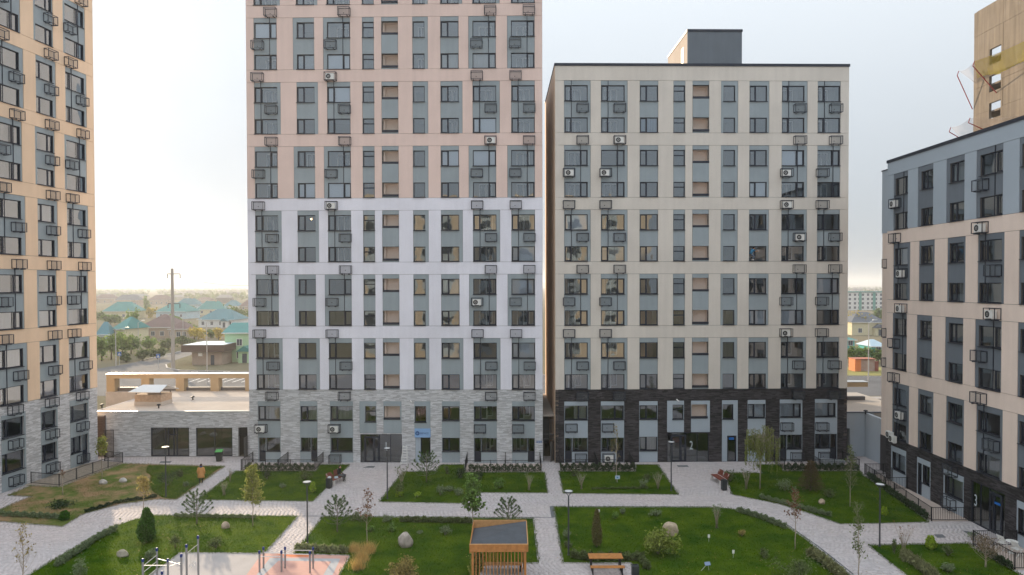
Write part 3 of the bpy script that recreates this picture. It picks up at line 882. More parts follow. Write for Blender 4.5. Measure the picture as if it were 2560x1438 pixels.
# ================================================================== ground
def ngon(name, poly, z, m, parent=None):
    me = bpy.data.meshes.new(name)
    me.from_pydata([(p[0], p[1], z) for p in poly], [], [tuple(range(len(poly)))])
    me.materials.append(m)
    o = link(name, me, parent)
    if me.polygons[0].normal.z < 0:
        me.flip_normals()
    return o
M_EARTH = mat('dry_earth', (0.21, 0.175, 0.13), 0.95, spec=0.0, noise=(0.02, 0.7, (0.13, 0.13, 0.07)))
M_ASPH = mat('asphalt', (0.15, 0.148, 0.15), 0.95, spec=0.02, noise=(0.2, 0.15))
M_CONC = mat('concrete', (0.42, 0.40, 0.39), 0.9, noise=(1.2, 0.12))
M_KERB = mat('kerb_stone', (0.40, 0.38, 0.37), 0.9, noise=(2, 0.12))
M_PAV = mat('paver', (0.57, 0.51, 0.505), 0.9, spec=.1, noise=(0.12, 0.75, (0.51, 0.50, 0.52)), island=0.10)
M_PAVJ = mat('paver_joint', (0.43, 0.39, 0.385), 0.95)
M_PAVD = mat('dark_paver', (0.13, 0.14, 0.15), 0.85, island=0.15)
def lawn_mat(name, a, b, soil=None, soil_amt=0.0):
    if name in MATS: return MATS[name]
    m = bpy.data.materials.new(name); m.use_nodes = True
    t = m.node_tree; N = t.nodes; L = t.links; bs = N['Principled BSDF']
    bs.inputs['Roughness'].default_value = 0.9; bs.inputs['Specular IOR Level'].default_value = 0.03
    geo = N.new('ShaderNodeNewGeometry')
    def nz(sc, det=6):
        x = N.new('ShaderNodeTexNoise'); x.inputs['Scale'].default_value = sc; x.inputs['Detail'].default_value = det; x.inputs['Roughness'].default_value = 0.65
        L.new(geo.outputs['Position'], x.inputs['Vector']); return x
    n1 = nz(0.55); r1 = N.new('ShaderNodeMapRange'); r1.inputs[1].default_value = .32; r1.inputs[2].default_value = .68
    L.new(n1.outputs['Fac'], r1.inputs[0])
    mx = N.new('ShaderNodeMixRGB'); mx.inputs[1].default_value = (*a, 1); mx.inputs[2].default_value = (*b, 1); L.new(r1.outputs[0], mx.inputs[0])
    cur = mx.outputs[0]
    if soil:
        n2 = nz(0.45, 8); r2 = N.new('ShaderNodeMapRange'); r2.inputs[1].default_value = .62-soil_amt*.5; r2.inputs[2].default_value = .78-soil_amt*.5
        L.new(n2.outputs['Fac'], r2.inputs[0])
        m2 = N.new('ShaderNodeMixRGB'); m2.inputs[2].default_value = (*soil, 1); L.new(cur, m2.inputs[1]); L.new(r2.outputs[0], m2.inputs[0]); cur = m2.outputs[0]
    h = N.new('ShaderNodeHueSaturation'); r3 = N.new('ShaderNodeMapRange'); r3.inputs[3].default_value = .7; r3.inputs[4].default_value = 1.3
    L.new(geo.outputs['Random Per Island'], r3.inputs[0]); L.new(r3.outputs[0], h.inputs['Value']); L.new(cur, h.inputs['Color'])
    L.new(h.outputs[0], bs.inputs['Base Color'])
    if 'blade' in name:             # thin blades let the low sun through
        tr = N.new('ShaderNodeBsdfTranslucent'); ms = N.new('ShaderNodeMixShader'); ms.inputs[0].default_value = .45
        hb = N.new('ShaderNodeHueSaturation'); hb.inputs['Value'].default_value = 1.8; hb.inputs['Hue'].default_value = .485
        L.new(h.outputs[0], hb.inputs['Color']); L.new(hb.outputs[0], tr.inputs['Color']); L.new(bs.outputs[0], ms.inputs[1]); L.new(tr.outputs[0], ms.inputs[2]); L.new(ms.outputs[0], N['Material Output'].inputs['Surface'])
    MATS[name] = m
    return m
M_LAWN = lawn_mat('lawn', (0.018, 0.058, 0.002), (0.070, 0.115, 0.004), (0.10, 0.11, 0.03), -.06)
M_BLADE = lawn_mat('grass_blade', (0.022, 0.068, 0.002), (0.092, 0.145, 0.005), (0.13, 0.13, 0.04), -.05)
M_LAWND = lawn_mat('dry_lawn', (0.075, 0.12, 0.022), (0.12, 0.14, 0.04), (0.27, 0.185, 0.105), 0.38)
M_BLADED = lawn_mat('dry_blade', (0.08, 0.13, 0.025), (0.16, 0.16, 0.06), (0.26, 0.19, 0.10), 0.3)

me = bpy.data.meshes.new('ground'); G_ = 5000
me.from_pydata([(-G_, -600, -.06), (G_, -600, -.06), (G_, 7500, -.06), (-G_, 7500, -.06)], [], [(0, 1, 2, 3)])
me.materials.append(M_EARTH)
tag(link('ground', me), kind='structure')
pav = ngon('pavement', [(-62, -14), (45, -14), (45, 66.7), (-62, 66.7)], -0.012, M_PAVJ)
tag(pav, kind='structure')

P = lambda l: [gp(x, y) for x, y in l]
LAWNS = {}
LAWNS['dry lawn below the peach block'] = P([(-70, 1330), (-60, 1296), (0, 1276), (40, 1258), (80, 1243), (20, 1240), (75, 1216), (150, 1219), (308, 1160), (400, 1163), (562, 1167), (441, 1251), (400, 1249), (300, 1262), (205, 1288), (157, 1318), (80, 1312), (0, 1305)])
LAWNS['b'] = P([(495, 1251), (590, 1179), (790, 1179), (800, 1163), (874, 1163), (782, 1255)])
LAWNS['c'] = P([(948, 1256), (1008, 1181), (1088, 1179), (1103, 1163), (1160, 1163), (1160, 1182), (1358, 1182), (1362, 1184), (1369, 1234), (1192, 1233), (1150, 1260)])
LAWNS['d'] = P([(1398, 1180), (1588, 1180), (1592, 1163), (1644, 1163), (1696, 1238), (1409, 1235)])
LAWNS['e'] = P([(1812, 1184), (1905, 1184), (1893, 1163), (1955, 1163), (1957, 1179), (2150, 1179), (2158, 1190), (2190, 1210), (2250, 1252), (2322, 1307), (2101, 1312), (2018, 1283), (1949, 1262), (1831, 1238)])
LAWNS['f'] = P([(382, 1290), (744, 1292), (660, 1385), (450, 1383), (396, 1424), (340, 1470), (20, 1470), (75, 1438), (125, 1407), (205, 1360), (275, 1322), (330, 1302)])
LAWNS['g'] = P([(808, 1293), (1333, 1298), (1346, 1409), (1318, 1409), (1180, 1409), (1174, 1490), (820, 1490), (876, 1390), (735, 1386)])
LAWNS['h'] = P([(1385, 1269), (1769, 1270), (1815, 1272), (1859, 1279), (1915, 1296), (1966, 1318), (2005, 1343), (2039, 1370), (2085, 1405), (2125, 1440), (2170, 1485), (1600, 1485), (1580, 1409), (1408, 1409)])
LAWNS['i'] = P([(2171, 1365), (2427, 1360), (2432, 1370), (2537, 1430), (2640, 1500), (2330, 1500), (2264, 1438)])
LLIST = list(LAWNS.values())
LAWNS['green part'] = P([(372, 1166), (470, 1168), (552, 1169), (438, 1249), (408, 1246), (388, 1234), (374, 1215), (380, 1192), (366, 1180)])
rng = np.random.default_rng(3)
for i, (k, poly) in enumerate(LAWNS.items()):
    o = ngon('lawn', poly, 0.054 if k == 'green part' else 0.05, M_LAWND if i == 0 else M_LAWN)
    tag(o, kind='structure')
    xs = [p[0] for p in poly]; ys = [p[1] for p in poly]
    A = (max(xs)-min(xs))*(max(ys)-min(ys))
    n = int(A*(150 if i == 0 else 230))
    X = rng.uniform(min(xs), max(xs), n); Y = rng.uniform(min(ys), max(ys), n)
    keep = in_poly(X, Y, poly) & (np.abs(X) < Y*0.79+1.5) & (Y > 36.5)
    if i == 0:
        keep &= (np.sin(X*.9+1.3*np.sin(Y*.7))+np.cos(Y*1.1+X*.35)+rng.normal(0, .6, n)) > -0.2
    X, Y = X[keep], Y[keep]; n0 = len(X)
    ex, ey = [], []                 # longer ragged tufts leaning over the edges
    for p, q in zip(poly, poly[1:]+poly[:1]):
        m = int((Vector(q)-Vector(p)).length*70); t = rng.random(m); dn = rng.normal(0, .045, m)*(1+np.sin(t*23))
        d_ = (Vector(q)-Vector(p)).normalized()
        ex.append(p[0]+(q[0]-p[0])*t-d_.y*dn); ey.append(p[1]+(q[1]-p[1])*t+d_.x*dn)
    X = np.concatenate([X]+ex); Y = np.concatenate([Y]+ey); n = len(X)
    a = rng.uniform(0, 2*np.pi, n); h = rng.uniform(.035, .085, n); h[n0:] *= 1.6; w = rng.uniform(.010, .02, n)
    lx, ly = rng.normal(0, .025, n), rng.normal(0, .025, n); lx[n0:] *= 2.2; ly[n0:] *= 2.2
    z = np.full(n, .045)
    T = np.stack([np.stack([X-np.cos(a)*w, Y-np.sin(a)*w, z], 1), np.stack([X+np.cos(a)*w, Y+np.sin(a)*w, z], 1), np.stack([X+lx, Y+ly, z+h], 1)], 1)
    tag(link('grass', quads_mesh('grass', T, M_BLADED if i == 0 else M_BLADE)), 'short '+('patchy dry' if i == 0 else 'mown green')+' grass growing on the lawns', 'grass', kind='stuff')
    if k == 'green part': continue
    kb = MB()
    for p, q in zip(poly, poly[1:]+poly[:1]):
        p, q = Vector((p[0], p[1], 0)), Vector((q[0], q[1], 0))
        d = (q-p).normalized(); nn = Vector((-d.y, d.x, 0))*.045
        kb.hexa((p-nn+Vector((0, 0, -.01)), q-nn+Vector((0, 0, -.01)), q+nn+Vector((0, 0, -.01)), p+nn+Vector((0, 0, -.01)), p-nn+Vector((0, 0, .058)), q-nn+Vector((0, 0, .058)), q+nn+Vector((0, 0, .058)), p+nn+Vector((0, 0, .058))))
    tag(kb.build('kerb', M_KERB), kind='structure')

# rubber sports ground
M_RUBG = mat('rubber_grey', (0.40, 0.375, 0.37), 0.9, noise=(0.7, 0.08)); M_RUBP = mat('rubber_pink', (0.56, 0.33, 0.28), 0.9, noise=(1.0, 0.07)); M_RUBO = mat('rubber_orange', (0.62, 0.20, 0.09), 0.9, noise=(1, .06))
M_RUBB = mat('rubber_blue_grey', (0.40, 0.41, 0.43), 0.9, noise=(1.0, .06))
SPORT = P([(450, 1383), (654, 1384), (876, 1390), (820, 1490), (340, 1490), (396, 1424)])
sp = ngon('sports_ground', SPORT, .030, M_RUBG); tag(sp, kind='structure')
zz = lambda l: P([(300+x*.2344, 1300+y*.2344) for x, y in l])
ngon('pink_rubber', zz([(1515, 362), (2460, 388), (2240, 800), (1230, 800), (1350, 590)]), .034, M_RUBP, sp)
ngon('stripe', zz([(1600, 412), (2350, 420), (2170, 800), (1270, 800), (1420, 640)]), .038, M_RUBB, sp)
ngon('pink_square', zz([(1690, 442), (2252, 450), (2050, 800), (1380, 800), (1540, 590)]), .042, M_RUBP, sp)
ngon('orange_strip', zz([(1640, 366), (2010, 376), (2015, 398), (1820, 400)]), .038, M_RUBO, sp)

# pavers
pw, pl = .15, .30
nx0, nx1, ny0, ny1 = -50, 36, 36.5, 66.5
ys = np.arange(ny0, ny1, pw); vv = []
J = .006
for r, y in enumerate(ys):
    xs = np.arange(max(nx0, -y*.79-2), min(nx1, y*.79+2), pl) + rng.uniform(0, pl)
    yc = np.full(xs.shape, y+pw/2); hid = np.zeros(xs.shape, bool)
    for poly in LLIST+[SPORT]:
        a = in_poly(xs, np.full(xs.shape, y), poly) & in_poly(xs+pl, np.full(xs.shape, y), poly) & in_poly(xs, np.full(xs.shape, y+pw), poly) & in_poly(xs+pl, np.full(xs.shape, y+pw), poly)
        hid |= a
    xs = xs[~hid]
    if len(xs): vv.append(np.stack([xs, np.full(xs.shape, y)], 1))
vv = np.concatenate(vv); n = len(vv)
ht = .012+rng.uniform(0, .006, n)
def corner(dx, dy, z): return np.stack([vv[:, 0]+dx, vv[:, 1]+dy, z], 1)
b0 = np.full(n, -.012)
V = np.stack([corner(J, J, ht), corner(pl-J, J, ht), corner(pl-J, pw-J, ht), corner(J, pw-J, ht), corner(J, J, b0), corner(pl-J, J, b0), corner(pl-J, pw-J, b0), corner(J, pw-J, b0)], 1).reshape(-1, 3)
F = np.array([(0, 1, 2, 3), (4, 5, 1, 0), (5, 6, 2, 1), (7, 4, 0, 3), (6, 7, 3, 2)])
idx = (np.arange(n)[:, None, None]*8+F[None]).reshape(-1, 4)
me = bpy.data.meshes.new('paver')
me.vertices.add(n*8); me.vertices.foreach_set('co', V.astype(np.float32).reshape(-1))
me.loops.add(n*20); me.loops.foreach_set('vertex_index', idx.astype(np.int32).reshape(-1))
me.polygons.add(n*5); me.polygons.foreach_set('loop_start', np.arange(0, n*20, 4, dtype=np.int32)); me.polygons.foreach_set('loop_total', np.full(n*5, 4, dtype=np.int32))
me.materials.append(M_PAV); me.update(calc_edges=True)
tag(link('pavers', me, pav), kind='stuff')
# dark drain strips and inlets
ds = MB()
def strip(a, b, w, z0=-.01, z1=.024):
    a, b = gp(*a), gp(*b); d = (b-a).normalized(); nn = Vector((-d.y, d.x, 0))*w/2
    ds.hexa([Vector((p.x, p.y, z)) for z in (z0, z1) for p in (a-nn, b-nn, b+nn, a+nn)])
strip((390, 1288.5), (1384, 1294.5), .09); strip((1384, 1294), (1379, 1266.5), .32, -.01, .022); strip((1379, 1266), (1770, 1267.5), .10, -.01, .02)
for a, b in (((1770, 1267.5), (1862, 1276)), ((1862, 1276), (1920, 1293.5)), ((1920, 1293.5), (1972, 1315)), ((1972, 1315), (2046, 1367)), ((2046, 1367), (2134, 1437))): strip(a, b, .10, -.01, .02)
ds.build('drain_strip', M_PAVD, pav)
for i, (q) in enumerate(([(920, 1166), (938, 1166), (934, 1170), (907, 1170)], [(1692, 1164), (1718, 1164), (1722, 1168), (1695, 1168)], [(2335, 1337), (2356, 1337), (2365, 1345), (2343, 1345)], [(2405, 1327), (2425, 1330), (2440, 1338), (2423, 1338)], [(402, 1154), (430, 1154), (425, 1158), (398, 1158)])):
    c = [gp(*p) for p in q]; mb = MB().prism([(p.x, p.y) for p in c][::-1], -.005, .03)
    mb.build('inlet_grate', M_PAVD, pav)
# terraces behind the railings
M_TERR = mat('terrace_slab', (0.50, 0.42, 0.37), 0.9, noise=(1, .08))
for q in ([(603, 1177), (787, 1177), (797, 1160.5), (618, 1160.5)], [(1163, 1179), (1353, 1179), (1356, 1161), (1168, 1161)], [(1403, 1177), (1586, 1177), (1583, 1160.5), (1398, 1160.5)], [(1961, 1176), (2150, 1176), (2125, 1160), (1951, 1160)]):
    c = [gp(*p) for p in q]; tag(MB().prism([(p.x, p.y) for p in c], -.01, .055).build('terrace', M_TERR), kind='structure')
a, b = gp(2162, 1186), gp(2329, 1304); tag(MB().prism([(b.x, b.y), (RX-.05, b.y), (RX-.05, a.y), (a.x, a.y)], -.01, .055).build('terrace', M_TERR), kind='structure')
a, b = gp(2433, 1366), gp(2537, 1425); tag(MB().prism([(b.x, b.y), (RX-.05, b.y), (RX-.05, a.y), (a.x, a.y)], -.01, .055).build('terrace', M_TERR), kind='structure')
q = [gp(x, y) for x, y in ((78, 1212), (150, 1217), (308, 1158), (262, 1153))]; tag(MB().prism([(q[0].x-3, q[0].y), (q[1].x, q[1].y), (q[2].x, q[2].y), (q[3].x-.5, q[3].y)], -.01, .052).build('terrace', mat('gravel_bed', (.36, .31, .25), .95, noise=(3, .2))), kind='structure')

# fallen leaves on lawns and paths
n = 1500; X = rng.uniform(-34, 30, n); Y = rng.uniform(38, 62, n); a = rng.uniform(0, 6.283, n); sz = rng.uniform(.03, .055, n); z = np.full(n, .085)
onp = np.zeros(n, bool)
for poly in LLIST: onp |= in_poly(X, Y, poly)
z = np.where(onp, .085, .026); c, s_ = np.cos(a)*sz, np.sin(a)*sz; dz = rng.uniform(0, .02, n)
T = np.stack([np.stack([X-c, Y-s_, z], 1), np.stack([X+s_*.6, Y-c*.6, z+dz], 1), np.stack([X+c, Y+s_, z+.004], 1), np.stack([X-s_*.6, Y+c*.6, z+dz], 1)], 1)
tag(link('fallen_leaves', quads_mesh('fallen_leaves', T, mat('fallen_leaf', (.30, .19, .07), .8, island=.5))), 'scattered dry leaves fallen on lawns and paths', 'leaves', kind='stuff')
# ================================================================== annexes, passage, roof frames
M_ROOFM = mat('roof_membrane', (0.45, 0.415, 0.38), 0.95, spec=0.0, noise=(0.25, 0.10)); M_TAN = mat('tan_cladding', (0.42, 0.33, 0.22), 0.9, spec=.05, noise=(0.6, .08)); M_PARG = mat('parapet_grey', (0.13, 0.13, 0.14), 0.6)
M_BROWNM = mat('brown_louvre', (0.075, 0.058, 0.055), 0.6); M_ZINC = mat('zinc_sheet', (0.55, 0.58, 0.60), 0.4, .6, .5); M_CHIM = mat('vent_brick', (0.40, 0.30, 0.22), 0.9, noise=(4, .2))
AZ, AY = 4.45, 66.7
AX = lambda x, y=1100: dp(x, y, AY).x
AXZ = lambda y: dp(430, y, AY).z
xa, xb = -41.2, -24.55
AN = empty('annex', (0, AY, 0), 0, 'low light brick annex between the peach block and the pink tower', 'building')
g1 = (AX(377), AX(473), .04, AXZ(1069)); g2 = (AX(490), AX(581), .04, AXZ(1070)); g3 = (AX(596), AX(619), .02, AXZ(1069))
wall_ops = [g1, g2, g3]
for u0, u1, z0, z1 in wall_ops[:2]:
    mb = MB(); 
    mb.box(u0, .05, z0, u0+.08, .15, z1).box(u1-.08, .05, z0, u1, .15, z1).box(u0+.08, .05, z1-.08, u1-.08, .15, z1).box(u0+.08, .05, z0, u1-.08, .15, z0+.1)
    w = u1-u0
    if u0 == g1[0]:
        for f in (.36, .44, .58, .66): mb.box(u0+w*f, .04, z0+.1, u0+w*f+.1, .14, z1-.08)
        mb.box(u0+w*.44, .05, z1-.75, u0+w*.66, .15, z1-.65)
    else: mb.box(u0+w*.5, .05, z0+.1, u0+w*.5+.06, .15, z1-.08)
    f_ = mb.build('shop_window', M_NAVY, AN)
    MB().quad((u0+.08, .1, z0+.1), (u1-.08, .1, z0+.1), (u1-.08, .1, z1-.08), (u0+.08, .1, z1-.08)).build('pane', M_GLASSD, f_)
    MB().quad((u0, 6, z0), (u1, 6, z0), (u1, 6, z1+.3), (u0, 6, z1+.3)).quad((u0, .3, z1), (u1, .3, z1), (u1, 6, z1+.3), (u0, 6, z1+.3)).quad((u0, .3, z0), (u1, .3, z0), (u1, 6, z0), (u0, 6, z0)).quad((u0, .3, z0), (u0, 6, z0), (u0, 6, z1), (u0, .3, z1)).quad((u1, .3, z0), (u1, 6, z0), (u1, 6, z1), (u1, .3, z1)).build('shop_room', mat('shop_room', (.22, .20, .16), .9), f_)
mb = MB()
for u0, u1, a, b in free_rects(xa, xb, 0, AZ, wall_ops): mb.quad((u0, 0, a), (u1, 0, a), (u1, 0, b), (u0, 0, b))
for u0, u1, a, b in wall_ops: mb.quad((u0, 0, a), (u0, .3, a), (u0, .3, b), (u0, 0, b)).quad((u1, 0, a), (u1, .3, a), (u1, .3, b), (u1, 0, b)).quad((u0, 0, b), (u0, .3, b), (u1, .3, b), (u1, 0, b))
mb.box(xa, .35, 0, xa+.2, 14, AZ).box(xb-.2, .35, 0, xb, 14, AZ).box(xa+.2, 13.8, 0, xb-.2, 14, AZ)
mb.build('wall', M_MORTL, AN)
bricks(AN, free_rects(xa, xb, 0, AZ-.08, wall_ops), M_BRICKL)
MB().box(xa, .2, AZ-.12, xb, 14, AZ-.02).build('roof', M_ROOFM, AN)
MB().box(xa, -.06, AZ-.08, xb, .2, AZ+.04).build('roof_edge', M_ZINC, AN)
mb = MB(); u0, u1, z0, z1 = g3; mb.box(u0, .04, 2.05, u1, .1, 2.12); n = 9
for i in range(n): mb.box(u0+(u1-u0)*(i+.3)/n, .05, 2.12, u0+(u1-u0)*(i+.3)/n+.03, .09, z1)
mb.build('grille', M_BLACKM, AN)
MB().box(u1-.1, -.7, .06, u1-.05, .03, 2.0).build('gate_leaf', M_GREYM, AN)
MB().quad((u0, 2.5, 0), (u1, 2.5, 0), (u1, 2.5, z1), (u0, 2.5, z1)).quad((u0, .3, 0), (u0, 2.5, 0), (u0, 2.5, z1), (u0, .3, z1)).quad((u1, .3, 0), (u1, 2.5, 0), (u1, 2.5, z1), (u1, .3, z1)).quad((u0, .3, z1), (u1, .3, z1), (u1, 2.5, z1), (u0, 2.5, z1)).build('passage_room', mat('passage_dark', (.05, .05, .05), .9), AN)
# louvred screens at the corner with the peach block
sc = empty('louvre_screen', (AX(244), AY-.12, 0), 0, 'brown louvred metal screen in the corner beside the annex', 'screen')
for i in range(40): MB().box(0, 0, .1+i*.098, AX(264)-AX(244), .05, .17+i*.098).build('slat', M_BROWNM, sc)
MB().box(-.03, -.02, 0, .03, .07, 4.1).box(AX(264)-AX(244), -.02, 0, AX(264)-AX(244)+.06, .07, 4.1).build('frame', M_BROWNM, sc)
sg2 = empty('service_gate', (AX(266), AY-.4, 0), 0, 'tall narrow barred gate beside the louvred screen', 'gate')
gw = AX(290)-AX(266)
MB().box(0, 0, .05, .05, .05, 2.75).box(gw-.05, 0, .05, gw, .05, 2.75).box(.05, 0, 2.7, gw-.05, .05, 2.75).box(.05, 0, .05, gw-.05, .05, .1).build('frame', M_BROWNM, sg2)
for i in range(9): MB().box(.09+i*(gw-.15)/9, .01, .1, .12+i*(gw-.15)/9, .04, 2.7).build('bar', M_BROWNM, sg2)
# ventilation shaft on the roof
p = dp(384, 1010, 70.9); vs = empty('ventilation_shaft', (p.x, p.y, AZ-.02), R(-4), 'brick roof ventilation shaft with a pitched zinc hood', 'vent shaft')
MB().box(-1.45, -1.0, 0, 1.45, 1.0, .42).build('base', M_ROOFM, vs)
MB().box(-1.42, -.97, .42, 1.42, .97, 1.15).build('shaft', M_CHIM, vs)
MB().bar((-1.3, -.9, 1.15), (-1.3, -.9, 1.5), .06).bar((1.3, -.9, 1.15), (1.3, -.9, 1.5), .06).bar((-1.3, .9, 1.15), (-1.3, .9, 1.5), .06).bar((1.3, .9, 1.15), (1.3, .9, 1.5), .06).build('legs', M_GREYM, vs)
mb = MB(); mb.hexa(((-1.9, -1.35, 1.42), (1.5, -1.35, 1.42), (1.5, 0, 2.0), (-1.1, 0, 2.0), (-1.9, -1.35, 1.47), (1.5, -1.35, 1.47), (1.5, 0, 2.05), (-1.1, 0, 2.05)))
mb.hexa(((-1.1, 0.003, 2.0), (1.5, .003, 2.0), (2.0, 1.35, 1.42), (-1.5, 1.35, 1.42), (-1.1, .003, 2.05), (1.5, .003, 2.05), (2.0, 1.35, 1.47), (-1.5, 1.35, 1.47))); mb.build('hood', M_ZINC, vs)
for (x, y, Y), lb in (((482, 1000, 73.5), 'beside the ventilation shaft'), ((397, 1030, 68.6), 'near the front roof edge'), ((255, 1028, 68.7), 'by the peach block')):
    p = dp(x, y, Y); r = empty('roof_vent', (p.x, p.y, AZ-.02), 0, 'small black mushroom roof vent '+lb, 'vent')
    MB().lathe([(.07, 0), (.07, .3), (.06, .3)], 8).build('stem', M_BLACKM, r); MB().lathe([(.05, .28), (.2, .3), (.18, .4), (.05, .44)], 10).build('cap', M_BLACKM, r)
# roof frames (colonnades) on the far edge
def roof_frame(x0, x1, y, z, label, first=0.0, sp=4.05):
    r = empty('roof_frame', (0, y, z), 0, label, 'colonnade')
    MB().box(x0, -.05, 1.55, x1, 1.05, 2.05).build('beam', M_TAN, r)
    MB().box(x0-.05, -.1, 2.05, x1+.05, 1.1, 2.1).build('cap', M_ZINC, r)
    x = x0+first
    while x < x1-.5:
        MB().box(x, -.03, 0, x+.95, 1.0, 1.549).build('post', M_TAN, r)
        MB().box(x+1.0, .5, 0, min(x+sp-.05, x1), .9, .42).build('parapet', M_PARG, r)
        x += sp
    return r
roof_frame(-47.4, -22.5, 79.6, AZ-.05, 'tan roof frame with square posts on the far edge of the brick annex')
MB_ = MB().box(-47.4, 79.4, 0, -22.5, 81, AZ-.06); tag(MB_.build('rear_wall', M_CONC), 'pale rear wall carrying the tan roof frame', 'wall')
# passage between the two towers
PS = empty('passage', (0, 65.2, 0), 0, 'narrow roofed passage with a barred gate between the two towers', 'passage')
MB().box(2.98, 0.1, 4.15, 4.02, 13, 4.3).build('roof', M_ROOFM, PS)
mb = MB()
for i in range(8): mb.box(3.02+i*.125, -.3, 2.1, 3.05+i*.125, -.26, 4.0)
mb.box(2.98, -.32, 2.04, 4.0, -.24, 2.1).box(2.98, -.32, 2.5, 4.0, -.24, 2.56).box(2.98, -.32, 0.02, 3.03, -.24, 2.04).box(3.95, -.32, .02, 4.0, -.24, 2.04).build('grille', M_GREYM, PS)
MB().hexa(((3.9, -.34, .06), (3.94, -.34, .06), (3.62, -1.1, .06), (3.58, -1.1, .06), (3.9, -.34, 2.0), (3.94, -.34, 2.0), (3.62, -1.1, 2.0), (3.58, -1.1, 2.0))).build('gate_leaf', M_GREYM, PS)
MB().box(2.98, 7, 0, 4.02, 7.2, 4.15).build('inner_wall', MATS['passage_dark'], PS)
# right annex
RA = empty('annex', (0, 0, 0), 0, 'low grey rendered annex between the beige tower and the rose block', 'building')
ry = 66.2
MB().box(31.75, ry, 2.75, 35.2, ry+.4, 4.25).box(32.85, ry+.002, 0, 35.2, ry+.4, 2.748).build('wall', M_GREYL, RA)
MB().box(31.75, ry+.5, 0, 32.85, ry+.6, 2.75).build('back_panel', MATS['passage_dark'], RA)
for i in range(8): MB().box(31.8+i*.13, ry+.2, .05, 31.84+i*.13, ry+.24, 2.74).build('bar', M_GREYM, RA)
MB().box(31.6, ry-.04, 4.25, 36, ry+.35, 4.33).build('roof_edge', M_NAVY, RA)
MB().box(31.6, ry+.35, 4.1, 40, 79, 4.22).build('roof', M_ROOFM, RA)
MB().box(34.3, 60.9, 0, 34.6, ry-.05, 4.25).build('side_wall', M_GREYL, RA)
roof_frame(29.5, 38.2, 73.2, 4.2, 'tan roof frame above the grey rendered annex', 4.7, 8)
MB_ = MB().box(29.5, 75, 0, 44, 76.5, 4.15); tag(MB_.build('rear_wall', M_CONC), 'pale rear wall behind the grey rendered annex', 'wall')
p = gp(2164, 1036, 4.22); r = empty('roof_vent', p, 0, 'small black mushroom roof vent on the grey annex', 'vent')
MB().lathe([(.07, 0), (.07, .3), (.06, .3)], 8).build('stem', M_BLACKM, r); MB().lathe([(.05, .28), (.2, .3), (.18, .4), (.05, .44)], 10).build('cap', M_BLACKM, r)

# ================================================================== concrete tower under construction
M_RAWC = mat('raw_concrete', (0.25, 0.21, 0.17), 0.92, noise=(0.35, 0.6, (0.17, 0.135, 0.10)), bump=(3, .3), streak=.35)
M_RAWL = mat('concrete_joint', (0.20, 0.155, 0.11), 0.95)
CT = empty('concrete_tower', (54.2, 80.5, 0), R(-90), 'bare concrete tower under construction behind the rose block', 'building')
CW, CH = 22.0, 48.4
cu = lambda x, y: 80.5 - 54.2*ray(x, y).y/ray(x, y).x
ops = []
u0, u1 = cu(2474, 100), cu(2503, 100)
for k in range(9): ops += [(u0, u1, 17.2+3.04*k, 19.0+3.04*k), (u0+8, u1+8, 17.2+3.04*k, 19.0+3.04*k)]
for k in range(16):
    z0, z1 = 3.04*k, 3.04*k+3.02
    if z1 < 14: rr = [(0, CW, z0, z1)]
    else: rr = free_rects(0, CW, z0, min(z1, CH), ops)
    mb = MB()
    for r in rr: mb.box(r[0], 0 if k % 2 else .012, r[2], r[1], .3, r[3])
    mb.build('wall_lift', M_RAWC, CT)
    for xj in (4.7, 9.6): MB().box(xj, -.012, z0+.02, xj+.05, .0, z1-.02).build('joint', M_RAWL, CT)
mb = MB()
for k in range(17): mb.box(0.01, .31, 3.04*k-.22, CW, 6.5, 3.04*k-.02)
mb.build('floor_slabs', M_RAWC, CT)
MB().box(0, 5.9, 0, .5, 6.4, CH).box(9.8, 5.9, 0, 10.3, 6.4, CH).build('columns', M_RAWC, CT)
M_RED = mat('red_steel', (0.30, 0.03, 0.025), 0.5); 
def net_mat(name, col, dens):
    m = bpy.data.materials.new(name); m.use_nodes = True; t = m.node_tree; N = t.nodes; L = t.links; b = N['Principled BSDF']; b.inputs['Base Color'].default_value = (*col, 1); b.inputs['Roughness'].default_value = .8
    b.inputs['Alpha'].default_value = dens
    return m
M_NETY = net_mat('net_yellow', (0.75, 0.62, 0.03), .5); M_NETW = net_mat('net_white', (0.62, 0.55, 0.55), .28)
def boom(a, b, lab):
    r = empty('net_boom', (0, 0, 0), 0, lab, 'boom'); a, b = Vector(a), Vector(b)
    MB().tube([a, b], .05, 6).build('pole', M_RED, r); MB().tube([b, b+Vector((.25, .1, .55))], .045, 6).build('hook', M_RED, r)
    return b+Vector((.25, .1, .55))
ta = boom(dp(2504, 247, 76.9), dp(2432, 165, 76), 'red steel boom crossing the concrete wall under the yellow net')
tb = boom((54.15, 80.6, dp(2443, 273, 80.6).z), dp(2393, 189, 81), 'red steel boom at the corner of the concrete tower')
tc = boom((54.15, 76.4, dp(2455, 340, 76.4).z), dp(2421, 307, 76), 'red steel boom rising above the rose block roof')
td = boom((54.15, 81, dp(2400, 360, 81).z), dp(2373, 330, 81), 'red steel boom beside the pale net')
def net(name, A, B, C, D, m, sag, label):
    A, B, C, D = map(Vector, (A, B, C, D)); mb = MB(); n = 14
    def pt(i, j):
        s, t = i/n, j/6
        p = A.lerp(B, s).lerp(D.lerp(C, s), t); p.z -= sag*math.sin(math.pi*s)*(0.6+.4*t)+.12*math.sin(s*17+t*3)*t; return p
    for i in range(n):
        for j in range(6): mb.quad(pt(i, j), pt(i+1, j), pt(i+1, j+1), pt(i, j+1))
    tag(mb.build(name, m, smooth=True), label, 'net')
